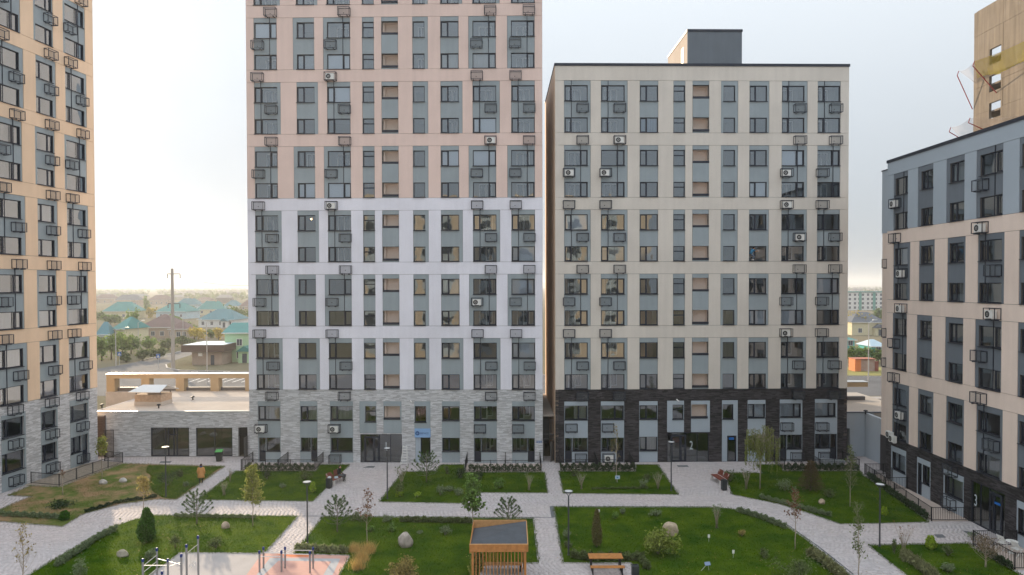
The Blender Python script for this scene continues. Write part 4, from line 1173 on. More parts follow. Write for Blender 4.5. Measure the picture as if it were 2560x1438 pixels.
net('safety_net', ta, dp(2640, 60, 68), dp(2640, 110, 67.5)+Vector((1.2, 0, 0)), dp(2446, 196, 79.9)-Vector((.15, 0, 0)), M_NETY, .5, 'yellow safety net slung along the concrete wall')
net('safety_net', ta, tb, dp(2446, 214, 80.7), dp(2446, 196, 80.0), M_NETW, .5, 'pale net corner between the two upper booms')
net('safety_net', tc, dp(2620, 280, 68), dp(2620, 300, 67.8)+Vector((1.2, 0, 0)), dp(2446, 330, 79.9)-Vector((.15, 0, 0)), M_NETW, .3, 'pale safety net slung just above the rose block roof')
net('safety_net', tc, td, dp(2405, 350, 80.7), dp(2446, 330, 80.0), M_NETW, .4, 'pale net corner between the two lower booms')
# ================================================================== railings, lamps, benches, equipment
def gz(x, y, z=.03):
    p = gp(x, y); p.z = z; return p
def fence(name, runs, label, h=1.0, sp=.125):
    r = empty(name, runs[0][0], 0, label, 'railing')
    o = Vector(runs[0][0])
    barm = cached(('fbar', h), lambda: MB().box(-.009, -.009, .12, .009, .009, h-.05).mesh('bar', M_BLACKM))
    postm = cached(('fpost', h), lambda: MB().box(-.028, -.028, 0, .028, .028, h+.02).mesh('post', M_BLACKM))
    for run in runs:
        for a, b in zip(run[:-1], run[1:]):
            a, b = Vector(a)-o, Vector(b)-o; d = b-a; L = d.length; d.normalize(); ang = math.atan2(d.y, d.x)
            for z in (.09, h-.05+.015):
                MB().box(.03, -.018, z-.015, L-.03, .018, z+.02).build('rail', M_BLACKM, r, a, ang)
            n = max(1, round(L/2.0))
            for i in range(n+1): link('post', postm, r, a+d*(L*i/n), ang)
            k = int(L/sp)
            for i in range(1, k):
                t = L*i/k
                if min(abs(t-L*j/n) for j in range(n+1)) > .05: link('bar', barm, r, a+d*t, ang)
    return r
fence('railing', [[gz(78, 1210), gz(148, 1216), gz(306.6, 1158), gz(262, 1154)]], 'black railing around the gravel strip below the peach block')
def yard(x0, x1, y, root, mids, label, name='railing'):
    a, b = gz(x0, y), gz(x1, y)
    fy = lambda X: (root.location.y + math.tan(root.rotation_euler.z)*(X-root.location.x))-.12
    runs = [[Vector((a.x, fy(a.x), .03)), a, b, Vector((b.x, fy(b.x), .03))]]
    for m in mids:
        c = gz(m, y); runs.append([c, Vector((c.x, fy(c.x), .03))])
    return fence(name, runs, label)
yard(603, 787, 1177, PK, [695], 'black railing round the terrace beside the passage to the brick annex')
yard(1163, 1353, 1179, PK, [1263], 'black railing round the terrace right beside the blue address plate')
yard(1403, 1586, 1177, BG, [1495], 'black railing round the terrace by the passage at the dark brick base')
yard(1961, 2148, 1176, BG, [2050], 'black railing round the terrace behind the brown spruce')
a, b = gz(2162, 1188), gz(2329, 1304); m1 = a.lerp(b, .17); m2 = a.lerp(b, .36)
wx = lambda p: Vector((RX-.1, p.y, .03))
fence('railing', [[Vector((34.2, a.y, .03)), a, b, wx(b)], [m1, wx(m1)], [m2, wx(m2)]], 'long black railing round the terraces beside entrance three')
a, b = gz(2433, 1366), gz(2537, 1425)
fence('railing', [[wx(a), a, b, wx(b)]], 'black railing round the terrace with the white folding chairs')

M_LAMP = mat('lamp_metal', (0.07, 0.075, 0.085), 0.45, .4, .5); M_LENS = mat('lamp_lens', (0.55, 0.57, 0.58), 0.3)
def lamp_proto():
    r = empty('street_lamp', (0, 0, 0), 0)
    MB().lathe([(.09, 0), (.09, .04), (.055, .06), (.045, 3.5), (.04, 3.72)], 10).build('pole', M_LAMP, r, smooth=False)
    mb = MB(); mb.tube([(0, 0, 3.68), (.08, 0, 3.78), (.2, 0, 3.96)], .022, 6).tube([(0, 0, 3.68), (-.08, 0, 3.78), (-.2, 0, 3.96)], .022, 6); mb.build('fork', M_LAMP, r)
    h = MB().lathe([(.12, 3.96), (.27, 3.95), (.285, 3.975), (.27, 4.0), (.12, 4.0), (.05, 4.0)], 24).build('lamp_head', M_LAMP, r)
    MB().lathe([(.14, 4.003), (.235, 4.003), (.235, 4.006), (.14, 4.006)], 24).build('lens', M_LENS, h)
    return r
lp = lamp_proto()
for i, ((x, y), lb) in enumerate((((415, 1244), 'standing at the edge of the dry lawn'), ((768.7, 1359), 'beside the diagonal path to the sports ground'), ((968.5, 1249), 'at the corner of the path to entrance one'),
        ((1421.5, 1390), 'on the big lawn by the picnic table'), ((1678, 1229), 'beside the path to entrance two'), ((2199, 1368), 'at the corner of the lawn below entrance three'))):
    o = lp if i == 0 else copy_tree(lp)
    o.location = gz(x, y, .04); tag(o, 'slim ring headed lamp post '+lb, 'street lamp', 'ring headed lamp posts along the paths')

M_REDW = mat('red_wood', (0.17, 0.045, 0.028), 0.6, noise=(6, .2)); M_WCONC = mat('white_concrete', (0.62, 0.60, 0.57), 0.8, noise=(3, .06)); M_BIN = mat('bin_metal', (0.035, 0.042, 0.045), 0.5, .2)
def bench(loc, rz, label):
    r = empty('bench', loc, rz, label, 'bench')      # local: long axis y, back on +x side
    for y in (-.82, .82):
        MB().hexa(((-.32, y-.07, .32), (.3, y-.07, .30), (.3, y+.07, .30), (-.32, y+.07, .32), (-.32, y-.07, .42), (.34, y-.07, .40), (.34, y+.07, .40), (-.32, y+.07, .42))).hexa(((-.34, y-.06, 0), (-.24, y-.06, 0), (-.24, y+.06, 0), (-.34, y+.06, 0), (-.32, y-.06, .318), (-.14, y-.06, .318), (-.14, y+.06, .318), (-.32, y+.06, .318))).hexa(((.2, y-.06, 0), (.32, y-.06, 0), (.32, y+.06, 0), (.2, y+.06, 0), (.16, y-.06, .298), (.3, y-.06, .298), (.3, y+.06, .298), (.16, y+.06, .298))).build('leg', M_WCONC, r)
    for i in range(5):
        x = -.30+i*.118
        MB().box(x, -.95, .425, x+.108, .95, .465).build('seat_slat', M_REDW, r)
    for s in (-1, 1):
        for i in range(4):
            z0, z1 = .50+i*.105, .595+i*.105
            t0, t1 = .30+i*.055, .345+i*.055
            y0, y1 = (-.95, -.02-i*.06) if s < 0 else (.02+i*.06, .95)
            MB().hexa(((t0, y0, z0), (t0+.035, y0, z0), (t0+.035, y1, z0), (t0, y1, z0), (t1, y0, z1), (t1+.035, y0, z1), (t1+.035, y1, z1), (t1, y1, z1))).build('back_slat', M_REDW, r)
        MB().bar((.30, s*.82, .42), (.53, s*.82, .92), .045).build('back_support', M_WCONC, r)
    return r
def bin_(loc, rz, label):
    r = empty('litter_bin', loc, rz, label, 'litter bin')
    MB().box(-.19, -.19, .05, .19, .19, .82).build('body', M_BIN, r); MB().box(-.15, -.15, 0, .15, .15, .05).build('foot', M_BLACKM, r)
    MB().box(-.2, -.2, .82, -.13, .2, .86).box(.13, -.2, .82, .2, .2, .86).box(-.13, -.2, .82, .13, -.13, .86).box(-.13, .13, .82, .13, .2, .86).build('rim', M_BIN, r)
    return r
b1 = gz(1797, 1207, .02); bench(b1, R(8), 'empty red slatted bench on white legs beside the path to entrance two')
bin_(gz(1810, 1226, .02), R(5), 'dark litter bin beside the empty red bench')
b2 = gz(843, 1207, .02); B2 = bench(b2, R(180-20), 'red slatted bench with a man sitting on it')
bin_(gz(823, 1221, .02), R(-20), 'dark litter bin beside the bench with the sitting man')
bin_(gz(1588, 1452, .02), 0, 'dark litter bin by the picnic table pad')
bag = MB(); 
for k in range(7): bag.lathe([(.02, .0), (.12, .02), (.10, .14), (.03, .2)], 7, (random.uniform(-.08, .08), random.uniform(-.05, .05)))
tag(bag.build('plastic_bag', mat('bag_white', (.55, .57, .6), .5), None, gz(823, 1221, .80)), 'crumpled white plastic bag on the bin by the sitting man', 'bag')

# picnic table
M_ORW = mat('orange_wood', (0.42, 0.185, 0.055), 0.55, noise=(5, .22)); M_ORL = mat('pale_wood', (0.50, 0.28, 0.12), 0.6, noise=(5, .15))
p0, p1 = dp(1471, 1395, 40.1), dp(1556, 1395, 40.1)
pt = empty('picnic_table', ((p0.x+p1.x)/2, 40.1, .02), 0, 'orange wooden table with a matching bench on black legs', 'table')
for i in range(4): MB().box(-1.0, -.36+i*.19, .70, 1.0, -.19+i*.19, .745).build('top_plank', M_ORW, pt)
for i in range(2): MB().box(-.98, -1.02+i*.17, .42, 1.0, -.87+i*.17, .46).build('seat_plank', M_ORW, pt)
for x in (-.85, .85):
    MB().bar((x, -.28, 0), (x, -.22, .695), .07).bar((x, .3, 0), (x, .26, .695), .07).bar((x, -.26, .66), (x, .3, .66), .06).build('leg', M_BLACKM, pt)
    MB().bar((x, -.98, 0), (x, -.95, .415), .06).bar((x, -.75, 0), (x, -.75, .415), .06).bar((x, -.98, .05), (x, .3, .05), .05).build('leg', M_BLACKM, pt)

# gazebo
gx0, gx1, gy0, gy1 = -2.28, .80, 36.6, 40.15
gaz = empty('gazebo', (gx0, gy0, .02), 0, 'orange slatted wooden gazebo with a dark sloping roof', 'gazebo'); w, d = gx1-gx0, gy1-gy0
mb = MB()
for x in (.06, w-.18):
    for y in (.06, d-.18): MB().box(x, y, 0, x+.12, y+.12, 2.38).build('post', M_ORW, gaz)
MB().box(-.03, -.05, 2.38, w+.03, .0, 2.78).build('fascia', M_ORW, gaz); MB().box(-.03, d, 2.38, w+.03, d+.05, 2.86).build('fascia', M_ORL, gaz)
MB().box(-.05, .0, 2.3, 0, d, 2.74).build('fascia', M_ORW, gaz); MB().box(w, .0, 2.38, w+.05, d, 2.80).build('fascia', M_ORL, gaz)
rf = MB(); rp = [(0, 0, 2.72), (w, 0, 2.74), (w, d, 2.80), (0, d, 2.38)]
rf.hexa([(x, y, z-.06) for x, y, z in rp]+rp); rf.build('roof', mat('roof_felt', (0.075, 0.085, 0.10), .85, noise=(2, .15)), gaz)
MB().box(-.05, -.07, 2.78, w+.05, .02, 2.80).build('trim', M_ORL, gaz)
sl_ = MB().box(0, 0, .1, .045, .09, 2.38).mesh('slat', M_ORW)
for i in range(14): link('slat', sl_, gaz, (.28+i*(w-.6)/13, .07, 0))
for i in range(14): link('slat', sl_, gaz, (.28+i*(w-.6)/13, d-.16, 0))
sl2 = MB().box(0, 0, .1, .09, .045, 2.3).mesh('slat', M_ORW)
for i in range(15): link('slat', sl2, gaz, (w-.14, .3+i*(d-.6)/14, 0))
MB().box(.25, d-.65, .42, w-.25, d-.25, .47).build('bench_board', M_ORL, gaz); MB().box(.3, d-.6, 0, .38, d-.3, .42).box(w-.38, d-.6, 0, w-.3, d-.3, .42).build('bench_leg', M_BLACKM, gaz)
MB().box(0, 0, -.01, w, d, .025).build('floor', M_CONC, gaz)

# outdoor gym
M_STEEL = mat('gym_steel', (0.30, 0.31, 0.32), 0.4, .6, .5); M_BAR = mat('gym_bar', (0.70, 0.70, 0.70), 0.3, .5, .5); M_CAPB = mat('cap_blue', (0.008, 0.03, 0.17), .45)
def gym(name, posts, bars, label, extra=None):
    o = Vector((posts[0][0], posts[0][1], .03)); r = empty(name, o, 0, label, 'gym bars')
    for x, y, h in posts:
        MB().lathe([(.055, 0), (.055, h-.18)], 10, (x-o.x, y-o.y)).build('post', M_STEEL, r)
        MB().lathe([(.06, h-.18), (.07, h-.12), (.07, h-.03), (.04, h)], 10, (x-o.x, y-o.y)).build('cap', M_CAPB, r)
    for i, j, z0, z1 in bars:
        a, b = posts[i], posts[j]
        MB().tube([(a[0]-o.x, a[1]-o.y, z0), (b[0]-o.x, b[1]-o.y, z1)], .02, 6).build('bar', M_BAR, r)
    return r
bs = [(649, 1432), (659, 1422), (704, 1432), (713, 1422), (775, 1434), (783, 1423)]
gym('parallel_bars', [(gp(x, y).x, gp(x, y).y, 1.28) for x, y in bs], [(0, 2, .92, .92), (1, 3, .92, .92), (2, 4, 1.08, 1.08), (3, 5, 1.08, 1.08)], 'low steel parallel bars with blue caps on the pink rubber')
tp = [(357, 1398, 2.35), (392, 1371, 2.35), (419.5, 1398, 2.35), (453, 1386, 2.35)]
ps = [(gp(x, y, h).x, gp(x, y, h).y, h) for x, y, h in tp]
g2_ = gym('pull_up_frame', ps, [(0, 1, 1.95, 1.95), (0, 2, 1.98, 1.98), (2, 3, 1.9, 1.9), (1, 3, 1.75, 1.75)]+[(0, 1, z, z) for z in (.4, .8, 1.2, 1.6)], 'steel pull up frame with ladder bars and blue caps')
tp = [(466, 1362, 2.75), (495, 1340, 2.75)]
ps = [(gp(x, y, h).x, gp(x, y, h).y, h) for x, y, h in tp]
g3_ = gym('ring_frame', ps, [(0, 1, 2.25, 2.25)], 'tall two post steel frame with hanging rings and blue caps')
o_ = Vector((ps[0][0], ps[0][1], 0)); dv = Vector((ps[1][0]-ps[0][0], ps[1][1]-ps[0][1], 0))
for f in (.35, .65):
    c = dv*f; MB().tube([c+Vector((0, 0, 2.25)), c+Vector((0, 0, 1.45))], .008, 4).build('strap', M_WCONC, g3_)
    MB().tube([c+Vector((.09*math.cos(a), 0, 1.36+.09*math.sin(a))) for a in np.linspace(0, 6.283, 13)], .012, 5).build('ring', M_BAR, g3_)
ps = [(gp(405, 1429, 1.2).x, gp(405, 1429, 1.2).y, 1.2), (gp(470, 1446, 1.0).x, gp(470, 1446, 1.0).y, 1.0), (gp(497, 1443, .9).x, gp(497, 1443, .9).y, .9)]
gym('push_up_bars', ps, [(0, 1, .8, .8), (1, 2, .7, .7)], 'low steel push up bars below the tall ring frame')

# bin with green lid, step ladder, boat-like roll, chairs, garden light, tree sign
p = gz(548, 1154, .015); wb = empty('wheeled_bin', p, R(10), 'dark wheeled bin with a green lid before the annex window', 'wheeled bin')
MB().hexa(((-.22, -.22, .06), (.22, -.22, .06), (.22, .22, .06), (-.22, .22, .06), (-.3, -.3, .95), (.3, -.3, .95), (.3, .3, .95), (-.3, .3, .95))).build('body', mat('bin_black', (.02, .025, .022), .5), wb)
MB().hexa(((-.32, -.34, .953), (.32, -.34, .953), (.32, .34, .953), (-.32, .34, .953), (-.28, -.28, 1.06), (.28, -.28, 1.06), (.28, .3, 1.1), (-.28, .3, 1.1))).build('lid', mat('lid_green', (.10, .42, .12), .5), wb)
for s in (-.2, .2): MB().tube([(s-.03, .28, .09), (s+.03, .28, .09)], .09, 10).build('wheel', M_BLACKM, wb)
p = gz(1012, 1160.5, .015); sl3 = empty('step_ladder', p, 0, 'white folding step ladder leaning at the light brick pier', 'ladder')
for s in (-1, 1):
    MB().bar((s*.30-.04, -.35, 0), (s*.17+.04, 0, 1.72), .06, .03).build('rail', M_WHITEM, sl3); MB().bar((s*.30, .22, 0), (s*.17, .03, 1.70), .04, .03).build('rear_leg', M_WHITEM, sl3)
for i in range(7):
    f = (i+.6)/7; hw = .30-.13*f; MB().box(-hw, -.35+.35*f-.10, 1.72*f-.015, hw, -.35+.35*f+.04, 1.72*f+.02).build('tread', M_WHITEM, sl3)
p = gz(2540, 1400, .06)
for i, (dx, dy, lb) in enumerate(((-.15, 1.4, 'behind'), (.0, .4, 'before'))):
    ch = empty('folding_chair', (RX-1.4+dx, p.y+dy, .06), R(100), 'white folding terrace chair standing '+('nearest the railing end' if i else 'close to entrance three'), 'chair')
    for s in (-.24, .24): MB().bar((s, -.25, 0), (s, .22, .95), .03).bar((s, .28, 0), (s, -.15, .5), .03).build('leg', M_WHITEM, ch)
    for k in range(4): MB().box(-.24, -.22+k*.11, .46, .24, -.13+k*.11, .485).build('seat_slat', M_WHITEM, ch)
    for k in range(3): MB().box(-.24, .1+k*.04, .62+k*.11, .24, .125+k*.04, .71+k*.11).build('back_slat', M_WHITEM, ch)
tb = empty('terrace_table', (RX-1.3, p.y+.95, .06), 0, 'white round terrace table between the folding chairs', 'table')
MB().lathe([(.02, .02), (.025, .72)], 8).build('leg', M_WHITEM, tb); MB().lathe([(.32, .72), (.34, .735), (.32, .75)], 16).build('top', M_WHITEM, tb); MB().lathe([(.22, 0), (.2, .03), (.02, .04)], 12).build('foot', M_WHITEM, tb)
p = gz(1766, 1428, .05); gl = empty('solar_light', p, 0, 'small solar garden light tilted on a stake in the lawn', 'garden light')
MB().bar((-.35, -.1, 0), (0, 0, .32), .02).bar((.14, 0, 0), (.1, 0, .3), .02).build('stake', M_BAR, gl); MB().hexa(((-.1, -.12, .30), (.22, -.12, .34), (.22, .1, .46), (-.1, .1, .42), (-.1, -.12, .32), (.22, -.12, .36), (.22, .1, .48), (-.1, .1, .44))).build('panel', mat('solar_blue', (.16, .22, .34), .3), gl)
p = gz(1541, 1207, .05); ts = empty('tree_sign', p, 0, 'small pale blue sign on a stake at the thin pale tree', 'sign')
MB().bar((.08, -.06, 0), (.08, -.06, .45), .025).build('stake', M_BAR, ts); MB().box(-.12, -.09, .28, .28, -.075, .58).build('plate', mat('plate_pale', (.45, .58, .72), .5), ts); MB().box(0, -.094, .36, .16, -.091, .5).build('picture', mat('plate_blue2', (.10, .25, .50), .5), ts)
for x, y, lb in ((1772, 1335, 'among the pale shrub stems'), (1497, 1270, 'by the yellowing column conifer'), (1833, 1375, 'alone in the middle of the big lawn')):
    p = gz(x, y+22, .05); r = empty('plant_marker', p, 0, 'small white plant marker '+lb, 'marker'); MB().bar((0, 0, 0), (0, 0, .3), .02).build('stake', M_BAR, r); MB().box(-.07, -.03, .28, .07, -.015, .5).build('plate', M_WFRAME, r)
# covered boat-shaped bundle on the terrace
p = gz(2080, 1166, .06); rb = MB(); rb.hexa(((-1.0, -.3, .0), (.9, -.3, .0), (.9, .3, .0), (-1.0, .3, .0), (-1.15, -.35, .62), (1.1, -.4, .5), (1.1, .35, .5), (-1.15, .4, .62)))
tag(rb.build('wrapped_bundle', mat('foil_grey', (.30, .34, .37), .4, .2, noise=(6, .3), bump=(6, .8)), None, p), 'grey foil wrapped bundle lying on the terrace behind the brown spruce', 'bundle')

# boulders
def boulder(x, y, w, h, d, label, col, seed):
    rnd = random.Random(seed); p = gz(x, y, .0); me = bpy.data.meshes.new('boulder')
    import bmesh
    bm = bmesh.new(); bmesh.ops.create_icosphere(bm, subdivisions=3, radius=1)
    pl = [(Vector((rnd.uniform(-1, 1), rnd.uniform(-1, 1), rnd.uniform(-.5, 1))).normalized(), rnd.uniform(.68, .92)) for _ in range(11)]
    for v in bm.verts:
        for n_, dd in pl:
            e = v.co.dot(n_)-dd
            if e > 0: v.co -= n_*e*.85
        v.co.x *= w/2; v.co.y *= d/2; v.co.z = v.co.z*h*.62+h*.42
    bm.to_mesh(me); bm.free(); me.materials.append(mat('stone_'+str(seed), col, .9, noise=(3.0, .28), bump=(9, .7)))
    o = link('boulder', me, None, p, rnd.uniform(-.3, .3)); return tag(o, label, 'boulder')
boulder(1012, 1367, 1.15, .95, .9, 'large pale grey boulder on the lawn beside the golden grass', (.36, .32, .29), 1)
boulder(1676, 1339, 1.15, .92, .9, 'large tan boulder on the big lawn behind the bushy shrub', (.42, .34, .25), 2)
boulder(564, 1322, .58, .48, .5, 'small tan boulder on the lawn behind the gym frames', (.42, .33, .26), 3)
boulder(307, 1392, .85, .45, .55, 'flat grey boulder on the lawn by the grey green hedge', (.34, .31, .25), 4)
boulder(258, 1211, .78, .42, .5, 'pale boulder at the foot of the yellow crowned tree', (.44, .41, .38), 5)
boulder(308, 1206, .85, .40, .5, 'white topped boulder on the bare soil', (.50, .48, .46), 6)
boulder(2054, 1261, .55, .42, .45, 'small tan boulder in the lawn beside the brown spruce', (.44, .34, .26), 7)

# ================================================================== people
def skin_body(name, verts, edges, root, m, parent, sub=1):
    me = bpy.data.meshes.new(name)
    me.from_pydata([v[:3] for v in verts], edges, [])
    o = link(name, me, parent)
    md = o.modifiers.new('Skin', 'SKIN'); md.use_smooth_shade = True
    for i, v in enumerate(verts):
        sv = me.skin_vertices[0].data[i]; r = v[3]; sv.radius = (r, v[4] if len(v) > 4 else r); sv.use_root = (i == root)
    sd = o.modifiers.new('Sub', 'SUBSURF'); sd.levels = sd.render_levels = sub
    me.materials.append(m)
    dg = bpy.context.evaluated_depsgraph_get()
    me2 = bpy.data.meshes.new_from_object(o.evaluated_get(dg))
    for md in list(o.modifiers): o.modifiers.remove(md)
    o.data = me2
    return o
M_SKIN = mat('skin', (.48, .27, .18), .6); M_HAIR = mat('hair_dark', (.02, .013, .012), .6)
M_COAT = mat('coat_tan', (.55, .27, .09), .9, noise=(8, .08)); M_BLK = mat('cloth_black', (.012, .012, .014), .9); M_SCARF = mat('scarf_blue', (.012, .05, .16), .9); M_SHOEW = mat('shoe_white', (.6, .57, .55), .6)
M_TEAL = mat('shirt_blue', (.05, .19, .33), .9); M_JEAN = mat('trousers_blue_grey', (.13, .17, .22), .9); M_GREYC = mat('cloth_grey', (.10, .10, .11), .9)
def ball(name, c, s, m, parent, n=10):
    mb = MB(); prof = []
    for i in range(n+1):
        a = math.pi*i/n; prof.append((max(.002, math.sin(a)*s[0]), -math.cos(a)*s[2]))
    mb.lathe(prof, 12)
    mb.v = [(v[0]+c[0], v[1]*s[1]/s[0]+c[1], v[2]+c[2]) for v in mb.v]
    return mb.build(name, m, parent, smooth=True)
def face(parent, c, f, k=1.0):          # eyes, nose, mouth, ears on a head centred at c facing f (horizontal)
    f = Vector(f).normalized(); s = Vector((-f.y, f.x, 0)); c = Vector(c); up = Vector((0, 0, 1))
    mb = MB(); 
    n0 = c+f*.098; mb.tri(n0+up*.02, n0+s*.016-up*.035, n0+f*.028-up*.03).tri(n0+up*.02, n0+f*.028-up*.03, n0-s*.016-up*.035)
    for q in (-1, 1): mb.tube([c+s*q*.082+up*.025, c+s*q*.095, c+s*q*.082-up*.03], .016, 5)
    mb.build('nose_and_ears', M_SKIN, parent)
    mb = MB()
    for q in (-1, 1): mb.tube([c+f*.093+s*(q*.034-.012)+up*.01, c+f*.097+s*(q*.034+.012)+up*.01], .008, 5)
    mb.build('eyes', M_HAIR, parent); MB().tube([c+f*.088-s*.022-up*.062, c+f*.094-up*.065, c+f*.088+s*.022-up*.062], .007, 5).build('mouth', mat('lips', (.35, .13, .11), .6), parent)
def fingers(verts, edges, wi, wrist, d, n, thick=.009):
    """palm and five fingers from wrist vertex wi going along d, palm normal n"""
    d, n = Vector(d).normalized(), Vector(n).normalized(); s = d.cross(n).normalized(); w = Vector(wrist)
    palm = w+d*.06; verts.append((*palm, .03, .018)); pi = len(verts)-1; edges.append((wi, pi))
    for k, (off, ln) in enumerate(((-.030, .075), (-.011, .088), (.009, .082), (.028, .062))):
        a = palm+d*.03+s*off; b = a+d*ln*.5-n*.008; c = a+d*ln*.8-n*.03
        base = len(verts)
        for q in (a, b, c): verts.append((*q, thick, thick))
        edges += [(pi, base), (base, base+1), (base+1, base+2)]
    a = palm-d*.01-s*.04; b = a+d*.03-s*.022-n*.012; base = len(verts); verts += [(*a, .011, .011), (*b, .009, .009)]; edges += [(pi, base), (base, base+1)]

# woman walking away in a tan coat (facing +Y, away from the camera)
wp = gz(503, 1211, .02); W1 = empty('person', wp, R(8), 'person in a long tan coat walking along the narrow diagonal path', 'person')
v = [(0, 0, .92, .12, .10), (0, 0, 1.12, .12, .10), (0, 0, 1.34, .14, .09), (0, .01, 1.46, .05), (0, .02, 1.55, .075, .085), (0, .02, 1.62, .08, .09),
     (-.09, 0, .88, .085), (-.09, -.06, .50, .06), (-.09, -.14, .10, .04), (-.09, -.06, .04, .035), (.09, 0, .88, .085), (.09, .06, .50, .06), (.09, .08, .10, .04), (.09, .18, .04, .035),
     (-.19, 0, 1.34, .055), (-.25, -.02, 1.08, .045), (-.22, .06, .88, .035), (.19, 0, 1.34, .055), (.25, -.02, 1.08, .045), (.22, .06, .88, .035)]
e = [(0, 1), (1, 2), (2, 3), (3, 4), (4, 5), (0, 6), (6, 7), (7, 8), (8, 9), (0, 10), (10, 11), (11, 12), (12, 13), (2, 14), (14, 15), (15, 16), (2, 17), (17, 18), (18, 19)]
fingers(v, e, 16, (-.22, .06, .88), (.25, .5, -.8), (1, 0, 0)); fingers(v, e, 19, (.22, .06, .88), (-.25, .5, -.8), (-1, 0, 0))
skin_body('body', v, e, 0, M_BLK, W1)
cv = MB(); prof = [(.10, 1.47), (.19, 1.42), (.235, 1.34), (.225, 1.15), (.23, .95), (.255, .75), (.27, .56), (.25, .56)]
n = 20; base = 0
for r, z in prof:
    for k in range(n):
        a = 2*math.pi*k/n; fold = 1+.05*math.sin(k*2.3+z*3)*(1 if z < 1.2 else 0)
        cv.v.append((r*1.05*math.cos(a)*fold, r*.72*math.sin(a)*fold, z))
for i in range(len(prof)-1):
    for k in range(n): cv.f.append((i*n+k, i*n+(k+1) % n, (i+1)*n+(k+1) % n, (i+1)*n+k))
cv.build('coat', M_COAT, W1, smooth=True)
for s in (-1, 1): MB().tube([(s*.19, 0, 1.38), (s*.27, -.02, 1.1), (s*.245, .05, .86)], [.085, .078, .07], 10).build('sleeve', M_COAT, W1, smooth=True)
MB().lathe([(.06, 1.42), (.125, 1.43), (.13, 1.49), (.10, 1.53), (.07, 1.53)], 14).build('scarf', M_SCARF, W1, smooth=True)
ball('head', (0, .02, 1.60), (.078, .092, .115), M_SKIN, W1); face(W1, (0, .02, 1.60), (0, 1, 0))
ball('hair', (0, .0, 1.625), (.094, .10, .118), mat('hair_brown', (.045, .012, .01), .6), W1)
for x, y in ((-.09, -.08), (.09, .14)): MB().box(x-.045, y-.1, .0, x+.045, y+.15, .09).build('shoe', M_SHOEW, W1)

# man sitting on the bench, facing the path
q = B2.location + Matrix.Rotation(B2.rotation_euler.z, 3, 'Z') @ Vector((-.02, -.35, 0))
W2 = empty('person', (q.x, q.y, .02), B2.rotation_euler.z, 'person in black sitting on the red bench with a phone', 'person')   # faces local -x
v = [(.06, 0, .56, .13, .11), (.10, 0, .80, .13, .10), (.09, 0, 1.02, .15, .09), (.04, 0, 1.12, .05), (.0, 0, 1.20, .07, .08), (-.02, 0, 1.28, .08, .085),
     (.0, -.1, .55, .09), (-.42, -.13, .56, .065), (-.40, -.13, .12, .042), (-.52, -.13, .07, .035), (.0, .1, .55, .09), (-.42, .14, .56, .065), (-.46, .14, .12, .042), (-.58, .14, .07, .035),
     (.08, -.19, 1.0, .055), (.06, -.25, .75, .045), (-.18, -.12, .70, .03), (.08, .19, 1.0, .055), (.06, .25, .75, .045), (-.18, .10, .70, .03)]
e2 = [(0, 1), (1, 2), (2, 3), (3, 4), (4, 5), (0, 6), (6, 7), (7, 8), (8, 9), (0, 10), (10, 11), (11, 12), (12, 13), (2, 14), (14, 15), (15, 16), (2, 17), (17, 18), (18, 19)]
fingers(v, e2, 16, (-.18, -.12, .70), (-.8, .45, .15), (0, -.2, 1)); fingers(v, e2, 19, (-.18, .10, .70), (-.8, -.45, .15), (0, .2, 1))
skin_body('body', v, e2, 0, M_BLK, W2)
for s in (-1, 1):
    MB().tube([(.02, s*.1, .56), (-.2, s*.13, .585), (-.43, s*.14, .57), (-.44, s*.14, .40)], [.1, .095, .085, .075], 10).build('trouser_leg', M_GREYC, W2, smooth=True)
    ball('hand', (-.24, s*.08, .715), (.045, .035, .03), M_SKIN, W2); MB().box(-.62, s*.135-.045, 0.0, -.38, s*.135+.045, .09).build('shoe', M_SHOEW, W2)
ball('head', (-.03, 0, 1.24), (.092, .08, .112), M_SKIN, W2); face(W2, (-.03, 0, 1.235), (-1, 0, 0))
ball('hair', (.0, 0, 1.285), (.10, .09, .085), M_HAIR, W2); MB().box(-.30, -.04, .735, -.22, .04, .748).build('phone', M_BLACKM, W2)
tb_ = MB().hexa(((-.16, -.2, 0), (.16, -.2, 0), (.16, .12, 0), (-.16, .12, 0), (-.12, -.16, .16), (.12, -.16, .16), (.12, .08, .12), (-.12, .08, .12)))
q2 = B2.location + Matrix.Rotation(B2.rotation_euler.z, 3, 'Z') @ Vector((-.05, .22, .467))
tag(tb_.build('shoulder_bag', mat('bag_pale', (.42, .52, .58), .7), None, q2, .4), 'pale blue bag on the bench seat beside the sitting man', 'bag')

# worker standing in the open window of the beige tower (facing +u)
wu, wz = bcols[6]['wB'][0], TZ0+TPITCH*2+(T_BOT-T_W2B)+.07
W3 = empty('person', wpt(BG, wu+.30, .02, wz), BG.rotation_euler.z, 'person in a blue shirt crouching in an open window of the beige tower', 'person')
v = [(-.10, .1, .62, .12, .10), (-.02, .1, .80, .12, .10), (.10, .1, .98, .14, .09), (.17, .1, 1.05, .05), (.20, .1, 1.11, .065, .075), (.22, .1, 1.17, .075),
     (-.06, .03, .58, .085), (.20, .02, .34, .062), (-.02, .02, .07, .042), (.10, .02, .03, .035), (-.06, .2, .58, .085), (.24, .22, .34, .062), (.04, .22, .07, .042), (.16, .22, .03, .035),
     (.16, -.02, .96, .05), (.30, -.06, .78, .042), (.52, -.04, .86, .032), (.16, .22, .96, .05), (.34, .26, .80, .042), (.54, .2, .90, .032)]
fingers(v, e3 := list(e2[:19]), 16, (.52, -.04, .86), (1, 0, -.1), (0, 0, 1)); fingers(v, e3, 19, (.54, .2, .90), (1, 0, .15), (0, 0, 1))
skin_body('body', v, e3, 0, M_SKIN, W3)
